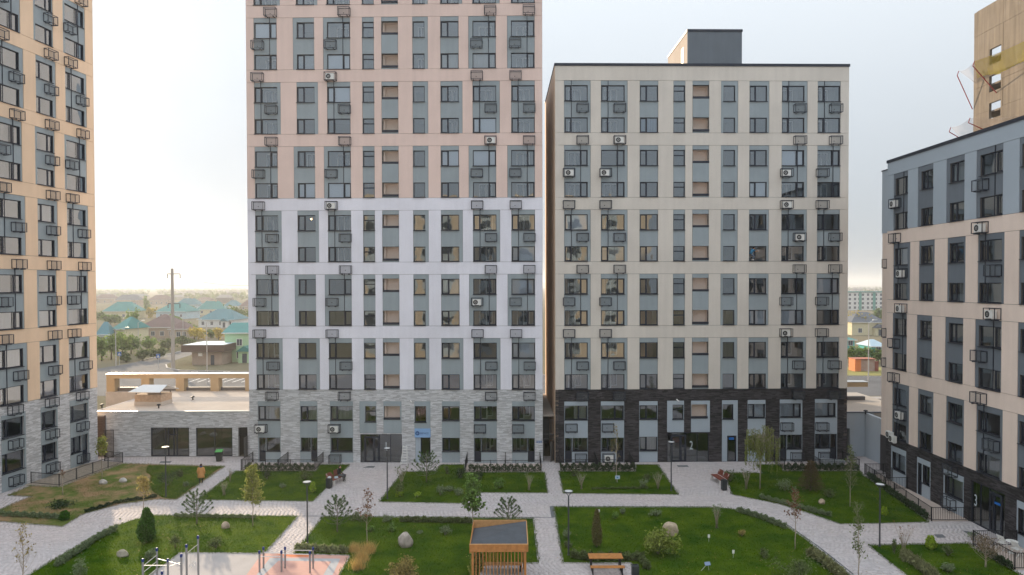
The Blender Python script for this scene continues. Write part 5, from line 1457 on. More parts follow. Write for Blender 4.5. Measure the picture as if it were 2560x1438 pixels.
MB().tube([(-.13, .1, .58), (-.04, .1, .78), (.10, .1, .97), (.14, .1, 1.04)], [.15, .155, .165, .08], 12).build('shirt', M_TEAL, W3, smooth=True)
for y in (-.02, .22): MB().tube([(.12, y, .99), (.24, y-.02, .86)], [.07, .06], 8).build('sleeve', M_TEAL, W3, smooth=True)
for (a, b, c) in (((-.06, .03, .60), (.20, .02, .34), (-.0, .02, .08)), ((-.06, .2, .60), (.24, .22, .34), (.06, .22, .08))): MB().tube([a, Vector(a).lerp(Vector(b), .6), b, c], [.105, .085, .075, .055], 10).build('trouser_leg', M_JEAN, W3, smooth=True)
for x, y in ((.05, .02), (.11, .22)): MB().box(x-.1, y-.04, 0, x+.14, y+.04, .07).build('shoe', M_SHOEW, W3)
ball('head', (.22, .1, 1.15), (.09, .078, .11), M_SKIN, W3); face(W3, (.22, .1, 1.15), (1, 0, 0)); ball('hair', (.20, .1, 1.185), (.10, .09, .09), M_HAIR, W3)
for z, y in ((.86, -.04), (.90, .2)): ball('glove', (.60, y, z), (.055, .03, .03), M_SHOEW, W3)
M_BULB = mat('bulb', (1, .8, .5), .5, emit=((1.0, .62, .25), 7))
for root, u, z, lb in ((BG, wu+.2, wz+1.22, 'in the window beside the crouching worker'), (PK, pcols[1]['wB'][0]+1.05, TZ0+TPITCH*2+T_BOT-.72, 'behind a window of the white storeys')):
    b_ = empty('hanging_bulb', wpt(root, u, .75, z), 0, 'small glowing bulb '+lb, 'lamp'); ball('bulb', (0, 0, 0), (.06, .06, .075), M_BULB, b_, 6); MB().tube([(0, 0, .06), (0, 0, .4)], .006, 4).build('cord', M_BLACKM, b_)
# ================================================================== plants
def leafq(Pn, size, rng, asp=1.7, jit=.35, droop=0.0):
    n = len(Pn); Pn = np.asarray(Pn, float)
    u = rng.normal(0, 1, (n, 3)); u[:, 2] -= droop; u /= np.linalg.norm(u, axis=1)[:, None]
    t = rng.normal(0, 1, (n, 3)); v = np.cross(u, t); v /= np.linalg.norm(v, axis=1)[:, None]
    s = size*(1+rng.uniform(-jit, jit, n))[:, None]
    a, b = u*s*asp*.5, v*s*.5
    return np.stack([Pn-a, Pn+b*.9-a*.1, Pn+a, Pn-b*.9-a*.1], 1)
def needles(Pn, D, ln, w, rng, per, spread):
    """per thin triangles at each point P along direction D"""
    Pn = np.repeat(np.asarray(Pn, float), per, 0); D = np.repeat(np.asarray(D, float), per, 0); n = len(Pn)
    d = D+rng.normal(0, spread, (n, 3)); d /= np.linalg.norm(d, axis=1)[:, None]
    t = np.cross(d, rng.normal(0, 1, (n, 3))); t /= np.linalg.norm(t, axis=1)[:, None]
    L = ln*(.7+.5*rng.random(n))[:, None]
    q = Pn+rng.normal(0, .015, (n, 3))
    return np.stack([q-t*w, q+t*w, q+d*L], 1)
M_BARK = mat('bark_pale', (.38, .32, .25), .9, noise=(8, .2)); M_BARKB = mat('bark_brown', (.16, .11, .085), .9, noise=(8, .2)); M_BARKG = mat('bark_grey', (.26, .23, .19), .9, noise=(8, .2))
LF = lambda nm, c, isl=.35, tr=.35: mat(nm, c, .7, island=isl, trans=tr, spec=.2)
L_GREEN = LF('leaf_green', (.16, .27, .06)); L_YGREEN = LF('leaf_yellow_green', (.28, .30, .08)); L_YEL = LF('leaf_yellow', (.36, .29, .10)); L_BROWN = LF('leaf_brown', (.22, .11, .06)); L_PINE = LF('needle_green', (.085, .15, .04), .4, .15)
L_THUJA = LF('thuja_green', (.06, .15, .015)); L_LIME = LF('leaf_lime', (.30, .42, .03)); L_SAGE = LF('leaf_sage', (.21, .265, .14), .3); L_WILLOW = LF('leaf_willow', (.20, .24, .05)); L_OLIVE = LF('leaf_olive', (.13, .17, .06)); L_SPRUCE = LF('needle_rust', (.13, .095, .045), .4, .15); L_GOLD = LF('grass_gold', (.66, .47, .18), .4); L_DARK = LF('leaf_dark', (.05, .08, .035), .4)
def place(x, yb, yt, z=.045):
    p = gp(x, yb); p.z = z; return p, (yb-yt)*p.y/FPX
def finish(name, loc, label, cat, trunk, crown, bark, leaf, group=None, rz=0, tn='trunk', cn='crown'):
    r = empty(name, loc, rz, label, cat, group)
    if trunk is not None: trunk.build(tn, bark, r, smooth=True)
    if crown is not None and len(crown): link(cn, quads_mesh(cn, crown, leaf), r)
    return r
def branchy(rng, H, z0, spread, nb, up=.8, sub=3, r0=.035, wig=.04):
    """returns trunk mesh builder and sample points on the outer branches"""
    mb = MB(); pts = []
    k = 7; path = [Vector((rng.normal(0, wig)*i/k*H*.3, rng.normal(0, wig)*i/k*H*.3, H*.97*i/k)) for i in range(k+1)]
    path[0] = Vector((0, 0, 0)); mb.tube(path, [max(.006, r0*(1-.85*i/k)) for i in range(k+1)], 6)
    for b in range(nb):
        f = z0+(.97-z0)*(b+.5*rng.random())/nb; a = b*2.4+rng.normal(0, .4)
        i = min(k-1, int(f*k)); base = path[i].lerp(path[i+1], f*k-i)
        ln = spread*(1.15-.75*((f-z0)/(1-z0)))*rng.uniform(.75, 1.15)
        d = Vector((math.cos(a), math.sin(a), up*rng.uniform(.7, 1.3)))
        d.normalize(); mid = base+d*ln*.5+Vector((0, 0, -.02)); tip = base+d*ln+Vector((0, 0, ln*.15))
        mb.tube([base, mid, tip], [r0*.38, r0*.22, .004], 4)
        for s_ in range(6):
            t = .3+.7*rng.random(); pts.append(base.lerp(tip, t))
        for s_ in range(sub):
            t = rng.uniform(.3, .9); q = base.lerp(tip, t); dd = Vector((rng.normal(), rng.normal(), abs(rng.normal())*.9+.2)); dd.normalize(); e = q+dd*ln*rng.uniform(.25, .5)
            mb.tube([q, e], [r0*.14, .003], 3); pts += [q.lerp(e, .5), q.lerp(e, .85), e]
    pts.append(path[-1])
    return mb, np.array([tuple(p) for p in pts])
def leafy(x, yb, yt, wpx, label, leaf, n=900, ls=.10, z0=.3, bark=None, up=.9, nb=16, sc=.10, seed=1, name='young_tree', cat='tree', sub=3, r0=.035):
    rng = np.random.default_rng(seed); p, H = place(x, yb, yt); sp = wpx*.5*p.y/FPX
    mb, pts = branchy(rng, H, z0, sp*1.05, nb, up, sub, r0)
    Pn = pts[rng.integers(0, len(pts), n)]+rng.normal(0, sc, (n, 3))
    return finish(name, p, label, cat, mb, leafq(Pn, ls, rng, droop=.4), bark or M_BARK, leaf)
leafy(632, 1317, 1165, 58, 'young maple with a yellow green crown by the lawn edge', L_YGREEN, 1300, .12, .30, nb=22, seed=2)
leafy(1182, 1330, 1190, 60, 'slim young tree with fresh green leaves behind the gazebo', L_GREEN, 1300, .15, .28, nb=18, sc=.12, seed=3)
leafy(255, 1199, 1093, 34, 'small tree with a pale trunk and a lime crown beside the annex', L_YGREEN, 650, .11, .52, nb=14, seed=4, up=1.2)
leafy(359, 1276, 1192, 46, 'small tree with a thin yellowing crown over the curved path', L_YEL, 420, .10, .35, nb=16, seed=5)
leafy(58, 1462, 1312, 80, 'sparse yellow leaved tree on the pavement below the dry lawn', L_YEL, 130, .09, .15, nb=20, sub=6, sc=.06, seed=6, up=1.6, bark=M_BARK)
leafy(157, 1239, 1176, 22, 'pollarded little tree with a brown twig broom', L_BROWN, 60, .06, .66, nb=12, sub=6, seed=7, up=2.2, sc=.04)
leafy(918, 1362, 1225, 62, 'nearly bare tree with rusty leaves above the golden grass', L_BROWN, 170, .09, .36, nb=20, sub=4, sc=.05, seed=8, up=1.0)
leafy(1988, 1376, 1222, 56, 'nearly bare tree with orange leaves beside the curving path', L_BROWN, 260, .09, .42, nb=18, sub=4, sc=.06, seed=9, up=1.0)
leafy(1541, 1207, 1058, 40, 'thin pale tree with a few twigs in front of the dark brick', L_YEL, 130, .07, .38, nb=16, sub=4, sc=.06, seed=10, up=1.6)
leafy(2125, 1268, 1112, 50, 'tall thin tree with grey green tufts beside the terrace corner', L_OLIVE, 520, .08, .25, nb=18, sub=4, sc=.09, seed=11, up=1.6, bark=M_BARK)
leafy(2146, 1452, 1255, 62, 'tall sparse tree with grey green leaves standing on the path', L_OLIVE, 420, .08, .2, nb=20, sub=4, sc=.08, seed=12, up=1.6)
leafy(2464, 1420, 1352, 84, 'dry brown dome shaped shrub beside the terrace railing', LF('leaf_dry', (.20, .14, .08)), 700, .05, .2, nb=26, sub=7, sc=.05, seed=13, up=.9, name='dry_shrub', cat='shrub', r0=.05)
# pines
def pine(x, yb, yt, wpx, label, seed, leaf=None):
    rng = np.random.default_rng(seed); p, H = place(x, yb, yt); sp = wpx*.5*p.y/FPX; mb = MB()
    mb.tube([(0, 0, 0), (.02, 0, H*.5), (0, .02, H*.95)], [.05, .035, .015], 6); Pn, D = [], []
    nw = max(4, int(H/.33)); 
    for k in range(nw):
        f = .22+.72*k/nw; L = sp*(1.15-.85*f)*1.1
        for j in range(5):
            a = j*1.257+k*.7+rng.normal(0, .2); o = Vector((math.cos(a), math.sin(a), 0))
            b = Vector((0, 0, H*f)); m = b+o*L*.55+Vector((0, 0, L*.12)); t = b+o*L+Vector((0, 0, L*.55))
            mb.tube([b, m, t], [.014, .010, .005], 4)
            for s in np.linspace(.35, 1, 7):
                q = b.lerp(m, s*2) if s < .5 else m.lerp(t, s*2-1)
                dd = (t-m).normalized(); Pn.append(tuple(q)); D.append(tuple(dd))
            Pn += [tuple(t)]*8; D += [tuple((t-m).normalized())]*8
    Pn += [(0, 0, H*.95)]*4; D += [(0, 0, 1)]*4
    finish('pine_tree', p, label, 'pine', mb, needles(Pn, D, .13, .007, rng, 20, .6), M_BARKG, leaf or L_PINE, 'young pines on the lawns', cn='needles')
pine(492, 1312, 1226, 72, 'young open pine at the upper edge of the sunlit lawn', 21)
pine(843, 1332, 1240, 72, 'bushy young pine beside the diagonal path', 22)
pine(1270, 1316, 1244, 62, 'young pine standing behind the gazebo roof', 23)
pine(1066, 1208, 1130, 74, 'young pine in front of the office door', 24)
# column conifers
def column(x, yb, yt, wpx, label, leaf, seed, n=2600, ls=.07, taper=.75, name='column_conifer'):
    rng = np.random.default_rng(seed); p, H = place(x, yb, yt); w = wpx*.5*p.y/FPX
    z = rng.beta(1.3, 1.5, n); prof = np.where(z < .25, .72+.28*z/.25, 1-taper*((z-.25)/.75)**1.5); a = rng.uniform(0, 6.283, n)
    lump = 1+.16*np.sin(a*3+z*9)+.10*np.sin(a*7-z*17)
    r = w*prof*lump*np.sqrt(rng.uniform(.35, 1, n)); Pn = np.stack([r*np.cos(a), r*np.sin(a), .06*H+z*H*.94], 1)
    mb = MB().tube([(0, 0, 0), (0, 0, H*.9)], [.04, .01], 6)
    finish(name, p, label, 'conifer', mb, leafq(Pn, ls, rng, 1.9, droop=-.8), M_BARKB, leaf)
column(367, 1358, 1270, 42, 'dense green thuja shaped like a tall flame on the sunlit lawn', L_THUJA, 31, 5200, .075)
column(1492, 1370, 1272, 26, 'slender yellowing column conifer on the big lawn', LF('thuja_dry', (.17, .15, .055)), 32, 2200, .06)
column(161, 1302, 1278, 24, 'small round green thuja at the end of the sage hedge', L_THUJA, 33, 1200, .06, .5)
column(2211, 1290, 1268, 16, 'small lime thuja behind the lamp below entrance three', L_LIME, 34, 500, .06, .5)
column(2327, 1374, 1340, 25, 'bright lime thuja on the lawn below entrance three', L_LIME, 35, 900, .07, .6)
column(782, 1232, 1205, 16, 'small lime thuja near the bin by the sitting man', L_LIME, 36, 500, .06, .5)
column(300, 1300, 1297, 4, 'tiny seedling conifer on the lawn edge', L_THUJA, 37, 60, .03)
column(450, 1194, 1175, 14, 'small round dark shrub on the lawn behind the walker', L_OLIVE, 38, 500, .06, .4, 'round_shrub')
# rusty spruce
rng = np.random.default_rng(41); p, H = place(2027, 1228, 1146); mb = MB().tube([(0, 0, 0), (0, 0, H*.97)], [.05, .012], 6); Pn, D = [], []
for k in range(13):
    f = .06+.88*k/13; L = 1.05*(1.02-f)*1.0+.05
    for j in range(9):
        a = j*.7+k*.5+rng.normal(0, .15); o = Vector((math.cos(a), math.sin(a), 0)); b = Vector((0, 0, H*f)); t = b+o*L+Vector((0, 0, .12*L)); mb.tube([b, t], [.01, .004], 3)
        for s in np.linspace(.25, 1, 8): q = b.lerp(t, s); Pn.append(tuple(q)); D.append(tuple((o+Vector((0, 0, .25))).normalized()))
finish('spruce_tree', p, 'rusty brown spruce on the lawn before the terrace railing', 'spruce', mb, needles(Pn, D, .13, .011, rng, 9, .6), M_BARKB, L_SPRUCE, cn='needles')
# weeping willow
rng = np.random.default_rng(42); p, H = place(1900, 1224, 1050); mb = MB(); mb.tube([(0, 0, 0), (.03, 0, H*.3), (0, 0, H*.42), (-.05, 0, H*.6)], [.06, .05, .045, .03], 7); Pn = []
for k in range(36):
    a = k*2.4+rng.normal(0, .3); rr = rng.uniform(.35, 1.55); o = Vector((math.cos(a)*rr+.2, math.sin(a)*rr*.9, 0))
    b = Vector((0, 0, H*rng.uniform(.38, .58))); top = b+o*.62+Vector((0, 0, H*rng.uniform(.2, .42)*(1.15-rr*.25))); end = top+o*.42+Vector((0, 0, -.15))
    mb.tube([b, b.lerp(top, .6)+Vector((0, 0, .12)), top, end], [.018, .012, .008, .004], 4)
    for s in range(6):
        st = top.lerp(end, rng.random())+Vector((rng.normal(0, .1), rng.normal(0, .1), 0)); ln = rng.uniform(.9, 2.5)
        ln = min(ln, st.z-.5)
        en = st+Vector((rng.normal(0, .05), rng.normal(0, .05), -ln)); mb.tube([st, en], [.004, .002], 3)
        m = int(ln*19)
        for t in rng.random(m): q = st.lerp(en, t); Pn.append((q.x+rng.normal(0, .03), q.y+rng.normal(0, .03), q.z))
Pn = np.array(Pn); n = len(Pn); lq = leafq(Pn, .045, rng, 3.2, droop=2.6)
finish('willow_tree', p, 'weeping willow with trailing yellow green strands by the dark brick', 'willow', mb, lq, M_BARK, L_WILLOW)
# shrubs
def ballshrub(x, yb, yt, wpx, label, leaf, seed, n=500, ls=.07, group=None, stems=True, asp=1.7):
    rng = np.random.default_rng(seed); p, H = place(x, yb, yt); w = wpx*.5*p.y/FPX
    c = rng.normal(0, .42, (9, 3))*np.array([w, w, H*.35])+np.array([0, 0, H*.55]); i = rng.integers(0, 9, n)
    Pn = c[i]+rng.normal(0, 1, (n, 3))*np.array([w*.27, w*.27, H*.15]); Pn[:, 2] = np.abs(Pn[:, 2])+.02
    mb = MB()
    if stems:
        for k in range(9): mb.tube([(0, 0, 0), tuple(c[k])], [.012, .005], 4)
    finish('shrub', p, label, 'shrub', mb if stems else None, leafq(Pn, ls, rng, asp), M_BARKG, leaf, group, tn='stems', cn='leaves')
def stemshrub(x, yb, yt, wpx, label, seed, leaf=L_SAGE, n=60, bark=None):
    rng = np.random.default_rng(seed); p, H = place(x, yb, yt); w = wpx*.5*p.y/FPX; mb = MB(); Pn = []
    for k in range(15):
        a = k*2.4; r = w*rng.uniform(.2, 1); h = H*rng.uniform(.7, 1.05); t = Vector((r*math.cos(a), r*math.sin(a), h)); m = t*.5+Vector((-.1*t.x, -.1*t.y, .03))
        mb.tube([(rng.normal(0, .05), rng.normal(0, .05), 0), m, t], [.013, .010, .004], 4)
        for s in range(2):
            e = m.lerp(t, rng.random())+Vector((rng.normal(0, .1), rng.normal(0, .1), .12)); mb.tube([m.lerp(t, .3), e], [.006, .003], 3); Pn.append(tuple(e))
        Pn.append(tuple(t))
    Pn = np.array(Pn); Pn = Pn[rng.integers(0, len(Pn), n)]+rng.normal(0, .06, (n, 3))
    finish('stem_shrub', p, label, 'shrub', mb, leafq(Pn, .06, rng), bark or M_BARK, leaf, tn='stems', cn='leaves')
stemshrub(1323, 1227, 1184, 24, 'pale fan of bare shrub stems on the lawn below the address plate', 51)
stemshrub(1453, 1224, 1184, 26, 'pale fan of bare shrub stems on the lawn left of the tree sign', 52)
stemshrub(1645, 1224, 1180, 34, 'wide fan of pale shrub stems beside the path to entrance two', 53)
stemshrub(1866, 1224, 1174, 40, 'wide fan of pale shrub stems by the willow trunk', 54, L_OLIVE, 140)
stemshrub(1003, 1219, 1168, 40, 'white stemmed shrub with a leafy top beside the path to entrance one', 55, L_OLIVE, 160)
stemshrub(1791, 1322, 1264, 26, 'grey green upright shrub at the curve of the big lawn', 56, L_SAGE, 200)
stemshrub(2258, 1384, 1316, 56, 'bare forked shrub with thin red twigs below entrance three', 57, L_BROWN, 40)
stemshrub(2430, 1352, 1338, 24, 'pale young shrub at the corner of the terrace railing', 571, L_SAGE, 120)
stemshrub(560, 1240, 1205, 26, 'whitish thin sapling beside the narrow diagonal path', 58, L_SAGE, 30)
stemshrub(575, 1205, 1172, 14, 'grey twiggy sapling at the top of the narrow diagonal path', 581, L_SAGE, 15)
ballshrub(1645, 1388, 1328, 66, 'big yellow green leafy shrub in front of the tan boulder', LF('leaf_bush', (.24, .29, .06)), 61, 1600, .11)
ballshrub(1009, 1452, 1402, 74, 'autumn coloured shrub on the lawn below the grey boulder', LF('leaf_autumn', (.30, .24, .08)), 62, 1100, .10)
ballshrub(1186, 1475, 1385, 36, 'yellow green climber bush at the gazebo corner', L_YGREEN, 63, 900, .10)
ballshrub(1250, 1222, 1198, 30, 'pale green leafy shrub on the lawn below the right hand railing', L_GREEN, 64, 350, .11)
for i, (x, yb, yt, w, lb, lf) in enumerate((
    (1101, 1240, 1216, 26, 'round grey green shrub on the dark lawn beside the slim green tree', L_SAGE), (1146, 1240, 1222, 26, 'second round grey green shrub under the slim green tree', L_SAGE),
    (1125, 1229, 1218, 20, 'small silvery plant between two round shrubs', L_SAGE), (1117, 1186, 1164, 14, 'thin dark shrub by the light brick pier', L_OLIVE),
    (1150, 1196, 1172, 34, 'grey feathery shrub at the railing corner by the office door', L_DARK), (1198, 1200, 1182, 30, 'low grey feathery shrub before the railing', L_DARK),
    (998, 1242, 1208, 26, 'olive shrub at the foot of the lamp to entrance one', L_OLIVE), (1001, 1243, 1232, 20, 'small lime plant beside the olive shrub', L_LIME), (1044, 1245, 1234, 18, 'small lime plant on the dark lawn', L_LIME),
    (668, 1200, 1175, 22, 'thin dark shrub before the terrace by the annex', L_DARK), (763, 1200, 1178, 28, 'feathery dark shrub before the terrace corner', L_OLIVE), (705, 1222, 1212, 16, 'tiny pale plant in the lawn below the terrace', L_SAGE),
    (1608, 1222, 1198, 18, 'grey green bushy shrub below the gap of the railing', L_SAGE), (1618, 1204, 1186, 20, 'feathery grey shrub near the path to entrance two', L_OLIVE), (1435, 1192, 1172, 22, 'round olive shrub in front of the hedge', L_OLIVE), 
    (1826, 1205, 1176, 26, 'dark bushy shrub behind the empty red bench', L_OLIVE), (1960, 1228, 1198, 34, 'pale grey leafy shrub left of the rusty spruce', L_SAGE), (2071, 1244, 1224, 26, 'round olive shrub right of the rusty spruce', L_OLIVE), (1985, 1232, 1220, 14, 'small grey plant near the rusty spruce', L_SAGE),
    (1910, 1396, 1374, 24, 'round dark shrub alone on the big lawn', L_OLIVE), (1536, 1299, 1284, 16, 'pale green seedling on the big lawn behind the conifer', L_GREEN), (1556, 1287, 1276, 16, 'small pale plant near the path edge of the big lawn', L_SAGE), (1640, 1290, 1276, 26, 'low spreading plant at the path edge of the big lawn', L_SAGE), (1855, 1342, 1328, 18, 'yellowish low plant in the big lawn', L_YEL), (1418, 1345, 1325, 22, 'grey green plant by the lamp on the big lawn', L_SAGE),
    (2000, 1452, 1400, 90, 'large spreading grey green shrub at the lower lawn edge', L_OLIVE), (1420, 1372, 1356, 20, 'leafy weed beside the path to the picnic pad', L_OLIVE),
    (540, 1372, 1344, 30, 'small leafy shrub on the sunlit lawn behind the gym frames', L_OLIVE), (438, 1372, 1342, 28, 'thin leafy shrub right of the green thuja', L_OLIVE), (374, 1400, 1376, 30, 'grey green low shrub behind the pull up frame', L_SAGE), (196, 1452, 1400, 30, 'straggly pale shrub on the sunlit lawn', L_SAGE), (420, 1216, 1180, 40, 'feathery dark shrub around the lamp on the dry lawn', L_DARK), (463, 1218, 1206, 10, 'tiny pale stake plant beside the lamp on the dry lawn', L_SAGE), (150, 1268, 1252, 60, 'low dark fallen brush on the dry lawn', L_DARK),
    (1112, 1340, 1318, 26, 'grey green tuft on the lawn left of the gazebo', L_SAGE), (980, 1330, 1310, 18, 'pale leafy seedling above the grey boulder', L_GREEN), (926, 1330, 1317, 16, 'small pale seedling beside the rusty tree', L_GREEN), (966, 1303, 1292, 26, 'low pale plant at the path edge', L_SAGE), (895, 1302, 1288, 40, 'dark feathery plant at the path edge beside the pine', L_OLIVE), (1050, 1336, 1330, 16, 'tiny pale plant right of the grey boulder', L_SAGE),
    (2370, 1392, 1368, 22, 'small pale shrub on the lawn by the lime thuja', L_OLIVE), (2236, 1386, 1352, 10, 'thin pale sapling on the lawn by the corner lamp', L_OLIVE), (2370, 1432, 1412, 26, 'grey green tuft on the lower right lawn', L_SAGE))):
    ballshrub(x, yb, yt, w, lb, lf, 70+i, int(120+w*9), .075, 'small shrubs and plants on the lawns')
# hedge rows: lines of low clumps
def hedge(pts, h, w, label, leaf, seed, dens=900, ls=.06, z=.05, asp=1.7, droop=0.0):
    rng = np.random.default_rng(seed); W = [gp(x, y) for x, y in pts]; Pn = []
    o = W[0]; stem = MB()
    for a, b in zip(W[:-1], W[1:]):
        L = (b-a).length; n = int(L*dens*h/.4); t = rng.random(n); s = t*L
        nn = Vector((-(b-a).y, (b-a).x, 0)).normalized()
        hh = h*(.55+.35*np.sin(s*5.3+seed)**2+.25*rng.random(n)); zz_ = np.sqrt(rng.random(n))*hh; cr = w*.5*(.6+.4*np.sin(s*5.3+seed)**2)*(1.05-.5*(zz_/h)); off = rng.normal(0, .5, n)*cr
        Pn.append(np.stack([a.x+(b.x-a.x)*t+nn.x*off-o.x, a.y+(b.y-a.y)*t+nn.y*off-o.y, zz_], 1))
        for k in range(int(L/.3)):
            q = a.lerp(b, (k+.5)/max(1, int(L/.3)))-o; stem.tube([(q.x, q.y, 0), (q.x+rng.normal(0, .04), q.y+rng.normal(0, .04), h*.6)], [.012, .004], 3)
    Pn = np.concatenate(Pn)
    r = empty('hedge_row', (o.x, o.y, z), 0, label, 'hedge')
    stem.build('stems', M_BARKG, r); link('leaves', quads_mesh('leaves', leafq(Pn, ls, rng, asp, droop=droop), leaf), r)
hedge([(0, 1292), (60, 1294), (150, 1299)], .38, .55, 'sage green low hedge along the dry lawn corner', L_SAGE, 1)
hedge([(212, 1284), (300, 1259), (392, 1245)], .28, .4, 'dark straggly low hedge along the curved path', L_DARK, 2)
hedge([(140, 1420), (190, 1388), (240, 1354), (292, 1326)], .42, .55, 'sage green hedge row curving along the sunlit lawn', L_SAGE, 3, 1000)
hedge([(436, 1294), (640, 1297)], .25, .35, 'thin sage hedge below the straight path by the maple', L_SAGE, 4)
hedge([(1000, 1306), (1180, 1310)], .38, .45, 'leafy green low hedge left of the gazebo', L_OLIVE, 5, 700, .09)
hedge([(1842, 1281), (1905, 1300), (1965, 1325)], .42, .5, 'grey hedge along the curve of the big lawn', L_SAGE, 6, 1000)
hedge([(1900, 1247), (1960, 1263), (2030, 1281), (2078, 1294)], .36, .45, 'silvery low hedge beside the curving path', L_SAGE, 7, 900)
hedge([(2258, 1396), (2300, 1425), (2340, 1455)], .55, .7, 'feathery yellow green hedge on the lower right lawn', LF('leaf_feather', (.24, .25, .12)), 8, 900, .10, asp=3, droop=-1)
hedge([(2022, 1388), (2062, 1415), (2110, 1450)], .5, .6, 'feathery pale hedge along the edge of the big lawn', LF('leaf_feather2', (.26, .27, .13)), 9, 800, .10, asp=3, droop=-1)
hedge([(1428, 1396), (1470, 1402), (1560, 1403), (1600, 1402), (1620, 1428)], .48, .5, 'leafy green hedge behind the picnic table', L_OLIVE, 10, 600, .12)
hedge([(740, 1378), (868, 1384)], .38, .5, 'pale grassy hedge beside the pink rubber', LF('leaf_palegrass', (.25, .28, .14)), 11, 900, .10, asp=3, droop=-1)
hedge([(612, 1180), (785, 1180)], .75, .3, 'dark thin hedge in front of the terrace near the annex', L_DARK, 12, 220, .08)
hedge([(1172, 1181.5), (1352, 1182)], .72, .3, 'dark thin hedge in front of the terrace by the address plate', L_DARK, 13, 200, .08)
hedge([(1400, 1180), (1588, 1180)], .75, .35, 'dark thin hedge in front of the terrace at the dark brick', L_DARK, 14, 300, .08)
hedge([(1960, 1179), (2148, 1179)], .7, .35, 'dark thin hedge in front of the terrace behind the spruce', L_DARK, 15, 300, .08)
hedge([(2170, 1196), (2240, 1247), (2318, 1301)], .55, .45, 'dark hedge along the long railing below the rose block', L_DARK, 16, 450, .08)
hedge([(2452, 1382), (2530, 1428)], .5, .4, 'dark hedge along the railing with the folding chairs', L_DARK, 17, 450, .08)
hedge([(1480, 1225), (1620, 1223)], .18, .35, 'low planted strip on the lawn below the tree sign', L_OLIVE, 18, 700, .06)
# golden ornamental grass, bent over
rng = np.random.default_rng(95); p, _ = place(897, 1424, 1360); tr = []
for (cx, cy, h, n, lx, ly) in ((gp(886, 1380).x, gp(886, 1380).y, .6, 420, .05, .05), (gp(920, 1384).x, gp(920, 1384).y, .75, 560, .05, .02), (gp(905, 1405).x, gp(905, 1405).y, .75, 640, -.05, -.05), (gp(896, 1424).x, gp(896, 1424).y, .7, 480, -.06, -.12)):
    q = np.stack([cx-p.x+rng.normal(0, .18, n), cy-p.y+rng.normal(0, .16, n), np.zeros(n)], 1); d = np.stack([rng.normal(lx, .3, n), rng.normal(ly, .25, n), np.full(n, 1.0)], 1); d /= np.linalg.norm(d, axis=1)[:, None]
    L = h*(.6+.6*rng.random(n))[:, None]; t = np.cross(d, rng.normal(0, 1, (n, 3))); t /= np.linalg.norm(t, axis=1)[:, None]; tr.append(np.stack([q-t*.009, q+t*.009, q+d*L], 1))
r = empty('ornamental_grass', p, 0, 'clump of tall golden ornamental grass beside the pink rubber', 'grass clump'); link('blades', quads_mesh('blades', np.concatenate(tr), L_GOLD), r)
